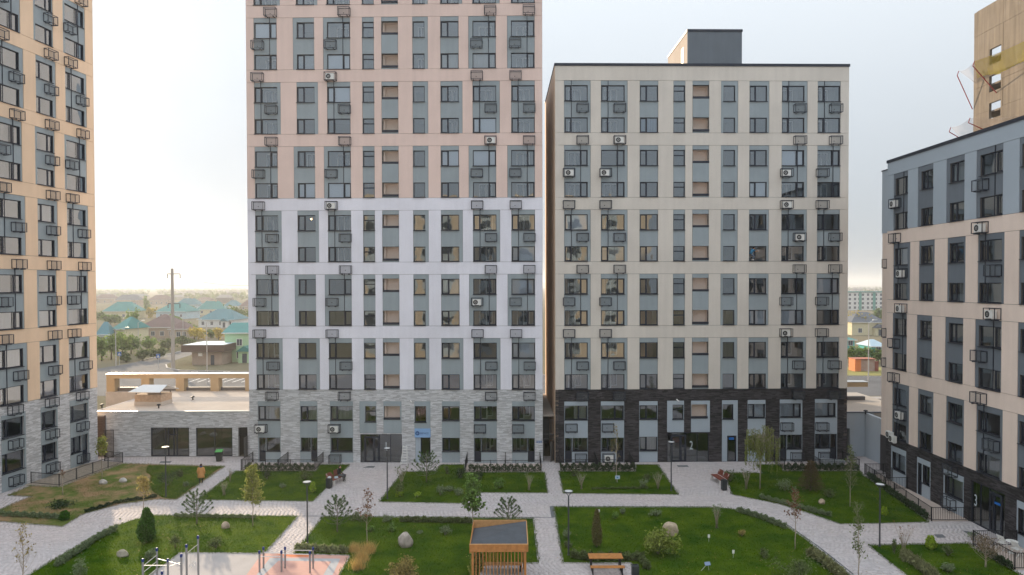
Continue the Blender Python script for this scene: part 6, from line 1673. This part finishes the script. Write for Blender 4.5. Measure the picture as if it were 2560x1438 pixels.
# ================================================================== the village beyond
M_TEALR = mat('roof_teal', (.045, .20, .19), .5, noise=(.3, .12)); M_BLUER = mat('roof_blue_green', (.06, .17, .20), .5, noise=(.3, .12)); M_BRNR = mat('roof_brown', (.15, .095, .085), .6, noise=(.3, .12)); M_GRYR = mat('roof_grey', (.11, .12, .14), .6, noise=(.3, .1))
W_CREAM = mat('wall_cream', (.60, .55, .38), .9, noise=(.3, .06)); W_BLUE = mat('wall_light_blue', (.45, .56, .62), .9, noise=(.3, .06)); W_GREEN = mat('wall_light_green', (.38, .56, .36), .9, noise=(.3, .06)); W_TAN = mat('wall_tan', (.42, .33, .26), .9, noise=(.3, .08)); W_WHT = mat('wall_white', (.66, .66, .65), .9); W_TEAL = mat('wall_teal', (.10, .42, .40), .9)
M_FWIN = mat('far_window', (.06, .07, .09), .3)
def house(x0, x1, yb, ye, yr, wallm, roofm, label, hip=True, rot=0.0, dep=9.0, nwin=3, floors=1, porch=False, chimney=False, d=None):
    Y = d or gp((x0+x1)/2, yb).y
    k = Y/FPX; w = (x1-x0)*k; he = max(2.4, (yb-ye)*k); hr = (yb-yr)*k
    X = ((x0+x1)/2-1280)*k
    r = empty('house', (X, Y, -.06), rot, label, 'house')
    ov = .5; ww = w-2*ov
    MB().box(-ww/2, 0, 0, ww/2, dep, he).build('wall', wallm, r)
    a = [(-w/2, -ov, he), (w/2, -ov, he), (w/2, dep+ov, he), (-w/2, dep+ov, he)]; mb = MB(); cy = dep/2
    rl = max(.5, w/2-dep*.45) if hip else w/2
    R0, R1 = (-rl, cy, hr), (rl, cy, hr)
    mb.quad(a[0], a[1], R1, R0).quad(a[2], a[3], R0, R1).tri(a[1], a[2], R1).tri(a[3], a[0], R0).quad(a[3], a[2], a[1], a[0])
    ro = mb.build('roof', roofm, r)
    MB().box(-w/2, -ov-.05, he-.18, w/2, -ov, he+.02).build('eaves_board', W_WHT, ro)
    if chimney: MB().box(rl*.4, cy-.4, hr-1.2, rl*.4+.7, cy+.3, hr+.7).build('chimney', W_TAN, ro)
    fl = max(1, int(he//2.7))
    for f in range(fl):
        for i in range(nwin):
            u = -ww/2+ww*(i+.5)/nwin; z = .9+f*2.8
            if z+1.4 > he: continue
            wo = MB().box(u-.55, -.04, z, u+.55, .0, z+1.35).build('window', M_FWIN, r)
            MB().box(u-.65, -.08, z-.1, u+.65, -.005, z-.01).box(u-.65, -.07, z+1.36, u+.65, -.005, z+1.46).box(u-.65, -.07, z, u-.56, -.005, z+1.36).box(u+.56, -.07, z, u+.65, -.005, z+1.36).box(u-.03, -.06, z+.01, u+.03, -.045, z+1.34).build('frame', W_WHT, wo)
    if porch:
        px_ = ww*.28; mb = MB().box(px_-1.4, -1.8, 0, px_+1.4, -.01, 2.5); po = mb.build('porch', wallm, r)
        MB().hexa(((px_-1.8, -2.2, 2.5), (px_+1.8, -2.2, 2.5), (px_+1.8, -.01, 2.5), (px_-1.8, -.01, 2.5), (px_-.1, -2.2, 3.7), (px_+.1, -2.2, 3.7), (px_+.1, -.01, 3.7), (px_-.1, -.01, 3.7))).build('porch_roof', roofm, po)
        MB().box(px_-.5, -1.85, .05, px_+.5, -1.805, 2.05).build('door', M_FWIN, po)
    return r
house(345, 440, 846, 818, 787, W_TAN, M_BRNR, 'tan house with a wide dark brown hipped roof beyond the road', nwin=4, rot=R(6), dep=13)
house(420, 470, 848, 822, 806, W_TAN, M_BRNR, 'low brown roofed porch wing joined to the tan house', nwin=3, rot=R(6), dep=6)
house(555, 640, 905, 831, 809, W_GREEN, M_TEALR, 'light green house with a teal roof beside the flat shop', hip=False, nwin=1, dep=11, porch=True)
house(239, 272, 862, 836, 806, W_BLUE, M_BLUER, 'pale blue house with a steep blue roof by the peach block', nwin=1, rot=R(20))
house(276, 318, 857, 822, 793, W_CREAM, M_TEALR, 'small cream house with a teal roof in front of the poplar', nwin=2, rot=R(-15))
house(346, 382, 845, 823, 812, W_BLUE, M_BLUER, 'small light blue house left of the brown roofed house', nwin=1)
house(256, 340, 797, 778, 755, W_CREAM, M_TEALR, 'cream house with two dark windows under a teal hipped roof', nwin=4, rot=R(4), dep=11)
house(384, 470, 797, 779, 757, W_BLUE, M_TEALR, 'light blue house with a broad teal roof behind the pylon', nwin=3, rot=R(-8), dep=12)
house(437, 495, 775, 762, 746, W_BLUE, M_BLUER, 'blue walled house with a blue green roof in the haze', nwin=3, chimney=True)
house(493, 560, 787, 773, 753, W_CREAM, M_TEALR, 'pale yellow house with a teal roof behind the white gable', nwin=3, rot=R(10), chimney=True)
house(490, 590, 818, 799, 773, W_WHT, M_BLUER, 'white house with a blue green roof and a gabled porch', nwin=4, rot=R(-6), porch=True, dep=12)
house(286, 347, 763, 750, 737, W_TAN, M_GRYR, 'brown brick house with a grey hipped roof far back', nwin=4)
house(370, 424, 762, 750, 738, W_TAN, M_BRNR, 'brown house with a brown hipped roof far back by the pylon', nwin=4)
house(236, 287, 758, 747, 736, W_TAN, M_BRNR, 'faint brown house at the left end of the far row', nwin=3)
house(556, 598, 776, 765, 751, W_WHT, M_BLUER, 'pale house with a blue roof right of the white gable', nwin=2)
house(596, 640, 777, 766, 750, W_TAN, M_BRNR, 'brown roofed house half hidden by the pink tower', nwin=2)
house(490, 528, 757, 750, 743, W_TAN, M_BRNR, 'tiny brown roof on the far edge of the village', nwin=2)
house(316, 366, 746, 741, 735, W_TAN, M_GRYR, 'tiny grey roof on the horizon left of the pylon', nwin=2)
house(2128, 2215, 838, 805, 781, W_CREAM, M_GRYR, 'yellow house with a dark roof and small porch by the rose block', nwin=2, porch=True, rot=R(-4))
house(2112, 2142, 872, 852, 844, W_TEAL, M_TEALR, 'small turquoise shed beside the beige tower', nwin=1, dep=5)
house(2174, 2220, 891, 866, 850, W_TEAL, W_BLUE, 'turquoise walled house with a pale roof beside the rose block', nwin=1, dep=6)
# white apartment block far off
Y = 440.; k = Y/FPX; ab = empty('apartment_block', ((2190-1280)*k, Y, -.06), 0, 'long white block with green panels far off on the horizon', 'building')
MB().box(-20, 0, 0, 22, 12, 11.4).build('wall', W_WHT, ab); MB().box(-20.4, -.4, 11.4, 22.4, 12.4, 12).build('roof', M_TEALR, ab)
for i in range(5): MB().box(-20+i*9, -.06, 0, -18.2+i*9, -.01, 11.3).build('green_panel', mat('panel_green', (.10, .30, .26), .8), ab)
wm_ = MB().box(-.7, -.05, 0, .7, -.01, 1.5).mesh('window', M_FWIN)
for f in range(4):
    for i in range(14): link('window', wm_, ab, (-16.8+i*2.8+(.5 if i % 3 else 0), 0, .9+f*2.75))
# flat roofed shop
sh = empty('shop', (gp(517, 912).x, gp(517, 912).y, -.06), 0, 'flat roofed tan shop with a brown fascia across the road', 'building'); k = gp(517, 912).y/FPX
MB().box(-37*k, 0, 0, 38*k, 8, 3.0).build('wall', mat('wall_shop', (.36, .29, .24), .9, noise=(.5, .08)), sh); MB().box(-57*k, -1.2, 2.85, 49*k, 9, 4.3).build('fascia', mat('fascia_brown', (.10, .065, .05), .7), sh)
MB().box(-54*k, -1.0, 4.3, 46*k, 8.8, 4.36).build('roof', W_BLUE, sh); MB().box(-20*k, -.3, 1.9, -10*k, -.01, 2.6).build('air_conditioner_box', M_WFRAME, sh)
MB().box(10*k, -.03, 0, 19*k, -.005, 2.1).build('door', M_FWIN, sh)
# orange and grey container shed
k = gp(2166, 928).y/FPX; cs = empty('container_shed', (gp(2166, 928).x, gp(2166, 928).y, -.06), 0, 'rusty grey container shed with an orange end', 'shed')
MB().box(-14*k, 0, 0, 21*k, 2.4, 2.25).build('body', mat('rusty_grey', (.36, .29, .27), .8, noise=(1.2, .5, (.30, .13, .08))), cs); MB().box(-29*k, -.1, 0, -14.1*k, 2.4, 2.35).build('orange_end', mat('rust_orange', (.62, .20, .07), .7), cs)
MB().box(21.1*k, -.05, 0, 30*k, 2.4, 1.9).build('brown_end', mat('rust_brown', (.22, .07, .05), .8), cs); MB().box(-29.5*k, -.3, 2.36, 22*k, 2.6, 2.46).build('roof', mat('rust_red', (.38, .15, .10), .8), cs)
# roads
tag(ngon('road', [gp(x, y, -.052) for x, y in ((120, 925), (250, 921), (318, 910), (352, 902), (392, 893), (452, 878), (500, 862), (540, 864), (520, 872), (482, 886), (440, 900), (415, 912), (418, 920), (450, 926), (640, 930), (900, 934), (1400, 938), (1900, 940), (2300, 942), (2300, 990), (120, 990))], -.052, M_ASPH), kind='structure')
tag(ngon('verge', [gp(x, y) for x, y in ((430, 916), (480, 911), (640, 913), (640, 929), (470, 925), (440, 921))], -.03, M_EARTH), kind='structure')
tag(ngon('verge', [gp(x, y) for x, y in ((2080, 918), (2230, 918), (2230, 939), (2080, 938))], -.03, mat('yellow_grass', (.24, .22, .07), .95, noise=(.6, .3))), kind='structure')
kb = MB()
for a, b in (((415, 912), (418, 920)), ((418, 920), (450, 926)), ((450, 926), (640, 930)), ((640, 930), (900, 934)), ((900, 934), (1400, 938)), ((1400, 938), (2300, 942)), ((352, 902), (452, 878))):
    kb.bar(Vector(gp(*a))+Vector((0, 0, -.02)), Vector(gp(*b))+Vector((0, 0, -.02)), .25, .2)
tag(kb.build('kerb', M_KERB), kind='structure')
mk = MB()
for i in range(7):
    a, b = gp(470+i*22, 955), gp(500+i*22, 945); mk.quad((a.x, a.y, -.046), (a.x+.2, a.y, -.046), (b.x+.2, b.y, -.046), (b.x, b.y, -.046))
tag(mk.build('parking_lines', W_WHT), kind='structure')
# pylon, poles, signs, wires
p = gp(433, 921); py = empty('pylon', (p.x, p.y, -.06), 0, 'tall concrete power pylon with small crossarms rising above the village', 'pylon')
MB().lathe([(.38, 0), (.35, 4), (.26, 20.2), (.15, 20.3)], 12).build('pole', mat('pylon_concrete', (.36, .33, .30), .9), py)
for z, wd in ((19.2, 1.6), (13.2, 1.5)):
    MB().bar((-wd*.6, 0, z), (wd, 0, z), .16).build('crossarm', M_GREYM, py)
    for s in (-.6*wd, wd): MB().lathe([(.05, z-.9), (.12, z-.7), (.06, z-.5), (.12, z-.3), (.05, z-.08)], 6, (s, 0)).build('insulator', M_GREYM, py)
a = Vector((p.x+1.5, p.y, 18.4)); b = Vector((-17, 84, 19.5)); tag(MB().tube([a.lerp(b, t)-Vector((0, 0, 2.2*math.sin(math.pi*t))) for t in np.linspace(0, 1, 10)], .03, 4).build('power_line', M_GREYM), 'sagging power line from the pylon to the pink tower', 'cable')
def pole(x, yb, yt, label, arm=1.2, m=None, side=1):
    p = gp(x, yb); H = (yb-yt)*p.y/FPX; r = empty('street_light', (p.x, p.y, -.06), 0, label, 'street light')
    MB().lathe([(.11, 0), (.07, H)], 8).build('pole', m or mat('pole_pale', (.45, .43, .41), .7), r)
    MB().tube([(0, 0, H-.05), (side*arm, 0, H+.5)], .05, 5).build('arm', M_ZINC, r); MB().box(side*arm-.1 if side > 0 else side*arm-.6, -.15, H+.46, side*arm+.6 if side > 0 else side*arm+.1, .15, H+.6).build('lamp_head', M_ZINC, r)
pole(290, 915, 824, 'pale street light by the crossing left of the bushes', 2.2); pole(346, 880, 806, 'street light beside the poplar', 1); pole(458, 866, 795, 'thin concrete pole beside the brown roofed house', .3); pole(518, 958, 805, 'slim street light in front of the flat roofed shop', 1, side=-1); pole(2171, 952, 806, 'slim street light in front of the container shed', .8)
for (x, yb, yt), lb in (((299, 911), 'left of the side road'), ((396, 920), 'at the corner of the verge')) if False else (((299, 911, 879), 'left of the side road'), ((396, 921, 884), 'at the corner of the verge')):
    p = gp(x, yb); H = (yb-yt)*p.y/FPX; r = empty('crossing_sign', (p.x, p.y, -.06), 0, 'blue pedestrian crossing sign '+lb, 'road sign'); MB().lathe([(.04, 0), (.04, H)], 6).build('post', M_ZINC, r)
    s = MB().box(-.42, -.08, H-.85, .42, -.05, H).build('plate', MATS['plate_blue'], r); MB().tri((-.30, -.085, H-.72), (.30, -.085, H-.72), (0, -.085, H-.16)).build('triangle', W_WHT, s); MB().box(-.05, -.09, H-.66, .05, -.087, H-.36).build('figure', M_BLACKM, s)
for x, lb in ((487, 'between the first parking bays'), (567, 'further along the parking bays')):
    p = gp(x, 958); r = empty('parking_sign', (p.x, p.y, -.06), 0, 'small white parking sign '+lb, 'road sign'); MB().lathe([(.03, 0), (.03, 2.2)], 6).build('post', M_ZINC, r); MB().box(-.6, -.06, 1.4, .6, -.03, 2.1).build('plate', W_WHT, r); MB().box(-.15, -.066, 1.5, .15, -.063, 2.0).build('symbol', M_BLACKM, r)
# trees beyond
def fartree(x, yb, yt, wpx, label, leaf, seed, n=900, ls=.42, z0=.12, d=None, name='tree'):
    rng = np.random.default_rng(seed); Y = d or gp(x, yb).y; k = Y/FPX; H = (yb-yt)*k; w = wpx*.5*k; c = rng.normal(0, .45, (13, 3))*np.array([w, w, H*.26])+np.array([0, 0, H*(.5+z0*.4)])
    i = rng.integers(0, 13, n); Pn = c[i]+rng.normal(0, 1, (n, 3))*np.array([w*.25, w*.25, H*.10]); Pn[:, 2] = np.clip(Pn[:, 2], H*z0*.5, H)
    mb = MB().tube([(0, 0, 0), (.1, 0, H*.4), (0, 0, H*.85)], [.16, .12, .03], 6)
    for q in c[:7]: mb.tube([(0, 0, H*.3), tuple(q)], [.06, .02], 4)
    finish(name, ((x-1280)*k, Y, -.06), label, 'tree', mb, leafq(Pn, ls, rng, 1.4), M_BARKB, leaf, 'trees among the village houses')
FG = LF('far_green', (.13, .19, .05)); FY = LF('far_yellow', (.42, .33, .06)); FO = LF('far_olive', (.12, .15, .06)); FL = LF('far_light', (.20, .27, .08))
fartree(332, 848, 762, 28, 'tall light green poplar beside the brown roofed house', FL, 201, 1500, .45, .05)
for i, (x, yb, yt, w, lf, lb) in enumerate(((252, 902, 835, 30, FL, 'light green tree against the peach block'), (276, 898, 823, 40, FL, 'broad light green tree left of the street light'), (304, 892, 822, 30, FL, 'light green tree right of the street light'), (326, 885, 830, 34, FG, 'bushy tree under the poplar'), (366, 880, 842, 30, FL, 'pale green tree near the side road'),
        (355, 901, 868, 28, FO, 'round dark bush near the crossing'), (392, 897, 868, 34, FO, 'pair of round dark bushes by the side road'), (312, 905, 878, 24, FO, 'dark bush at the crossing sign'), (420, 875, 843, 40, FO, 'green thicket beside the side road'), (455, 868, 838, 36, FO, 'green thicket by the thin concrete pole'),
        (484, 850, 814, 42, FY, 'golden yellow tree left of the white gabled house'), (546, 850, 816, 28, FY, 'golden yellow tree behind the flat roofed shop'), (592, 808, 762, 50, FG, 'olive tree clump right of the white gabled house'), (468, 838, 800, 30, FG, 'green tree between brown and white houses'), (376, 795, 768, 22, FY, 'small yellowing tree by the pylon'), (366, 780, 740, 14, FL, 'thin poplar far back by the pylon'), (275, 812, 785, 34, FG, 'green tree behind the cream house'), (430, 812, 786, 26, FG, 'green tree behind the pylon'), (525, 845, 822, 26, FG, 'dark green tree before the white gable'), (470, 780, 764, 24, FG, 'hazy tree between the blue houses'), (246, 800, 778, 22, FG, 'hazy tree at the peach block edge'),
        (2136, 835, 775, 44, FY, 'yellow green tree beside the yellow house'), (2128, 905, 865, 36, FG, 'leafy bush behind the container shed'), (2160, 905, 866, 36, FG, 'leafy bush above the container roof'), (2196, 906, 872, 34, FG, 'leafy bush by the rose block wall'), (2196, 800, 770, 26, FG, 'green tree in front of the white block'))):
    fartree(x, yb, yt, w, lb, lf, 210+i, 700, .45 if yb > 830 else .8)
# far-off houses and tree line that read as one mass
rng = np.random.default_rng(300); mb = MB(); tv = []
for i in range(90):
    Y = rng.uniform(650, 2000); X = rng.uniform(-.66, -.34)*Y if i % 3 else rng.uniform(.46, .58)*Y
    w, dd, h = rng.uniform(9, 16), 9, rng.uniform(3, 5); mb.box(X, Y, 0, X+w, Y+dd, h); mb.hexa(((X-.5, Y-.5, h), (X+w+.5, Y-.5, h), (X+w+.5, Y+dd+.5, h), (X-.5, Y+dd+.5, h), (X+3, Y+dd/2-.2, h+3), (X+w-3, Y+dd/2-.2, h+3), (X+w-3, Y+dd/2+.2, h+3), (X+3, Y+dd/2+.2, h+3)))
tag(mb.build('far_village', mat('far_roofs', (.22, .20, .19), .9, island=.4)), 'far off village roofs dissolving into the haze', 'houses', kind='stuff')
n = 9000; Y = rng.uniform(700, 2400, n); X = np.where(rng.random(n) < .7, rng.uniform(-.66, -.32, n)*Y, rng.uniform(.45, .6, n)*Y); cl = np.sin(X*.03)+np.sin(Y*.021+X*.01); keep = cl > .3
X, Y = X[keep], Y[keep]; tag(link('far_woods', quads_mesh('far_woods', leafq(np.stack([X, Y, rng.uniform(.5, 6, len(X))], 1), 4.5, rng, 1.3), FO)), 'far off belt of trees dissolving into the haze', 'woods', kind='stuff')
hl = MB(); n = 60
for i in range(n):
    a, b = -3600+i*120, -3600+(i+1)*120; f = lambda x: 22+14*math.sin(x*.0021)+9*math.sin(x*.0063+1)+5*math.sin(x*.017)
    hl.quad((a, 4300, -1), (b, 4300, -1), (b, 4700, f(b)), (a, 4700, f(a))).quad((a, 4700, f(a)), (b, 4700, f(b)), (b, 5400, -1), (a, 5400, -1))
tag(hl.build('hills', M_EARTH), kind='structure')
# ================================================================== block across the yard, mirrored in the lower windows
OB = empty('apartment_block', (34, -24, 0), R(180), 'long tan block across the courtyard, mirrored in the lower windows', 'building')
MB().box(0, 0, 0, 72, 14, 36.5).build('wall', mat('tan_render', (.46, .38, .29), .9, noise=(.3, .08)), OB)
wm_ = MB().box(0, -.05, 0, 2.1, -.01, 1.5).mesh('window', mat('block_window', (.04, .05, .06), .15))
st_ = MB().box(0, -.03, 0, 2.5, -.006, 33).mesh('grey_strip', M_GREY)
for i in range(16):
    link('grey_strip', st_, OB, (3+i*4.3, 0, 1.5))
    for f in range(11): link('window', wm_, OB, (3.2+i*4.3, -.02, 2.4+f*3.0))
# ================================================================== haze
hz = MB().box(-5200, -700, -2.5, 5200, 7700, 58).build('haze', None)
hm = bpy.data.materials.new('haze_air'); hm.use_nodes = True; t = hm.node_tree; t.nodes.clear()
o_ = t.nodes.new('ShaderNodeOutputMaterial'); vo = t.nodes.new('ShaderNodeVolumePrincipled')
vo.inputs['Color'].default_value = (.93, .95, .97, 1); vo.inputs['Density'].default_value = .0004; vo.inputs['Anisotropy'].default_value = .3
t.links.new(vo.outputs[0], o_.inputs['Volume']); hz.data.materials.append(hm)
tag(hz, 'thin pale haze filling the air over the courtyard and village', 'haze', kind='stuff')
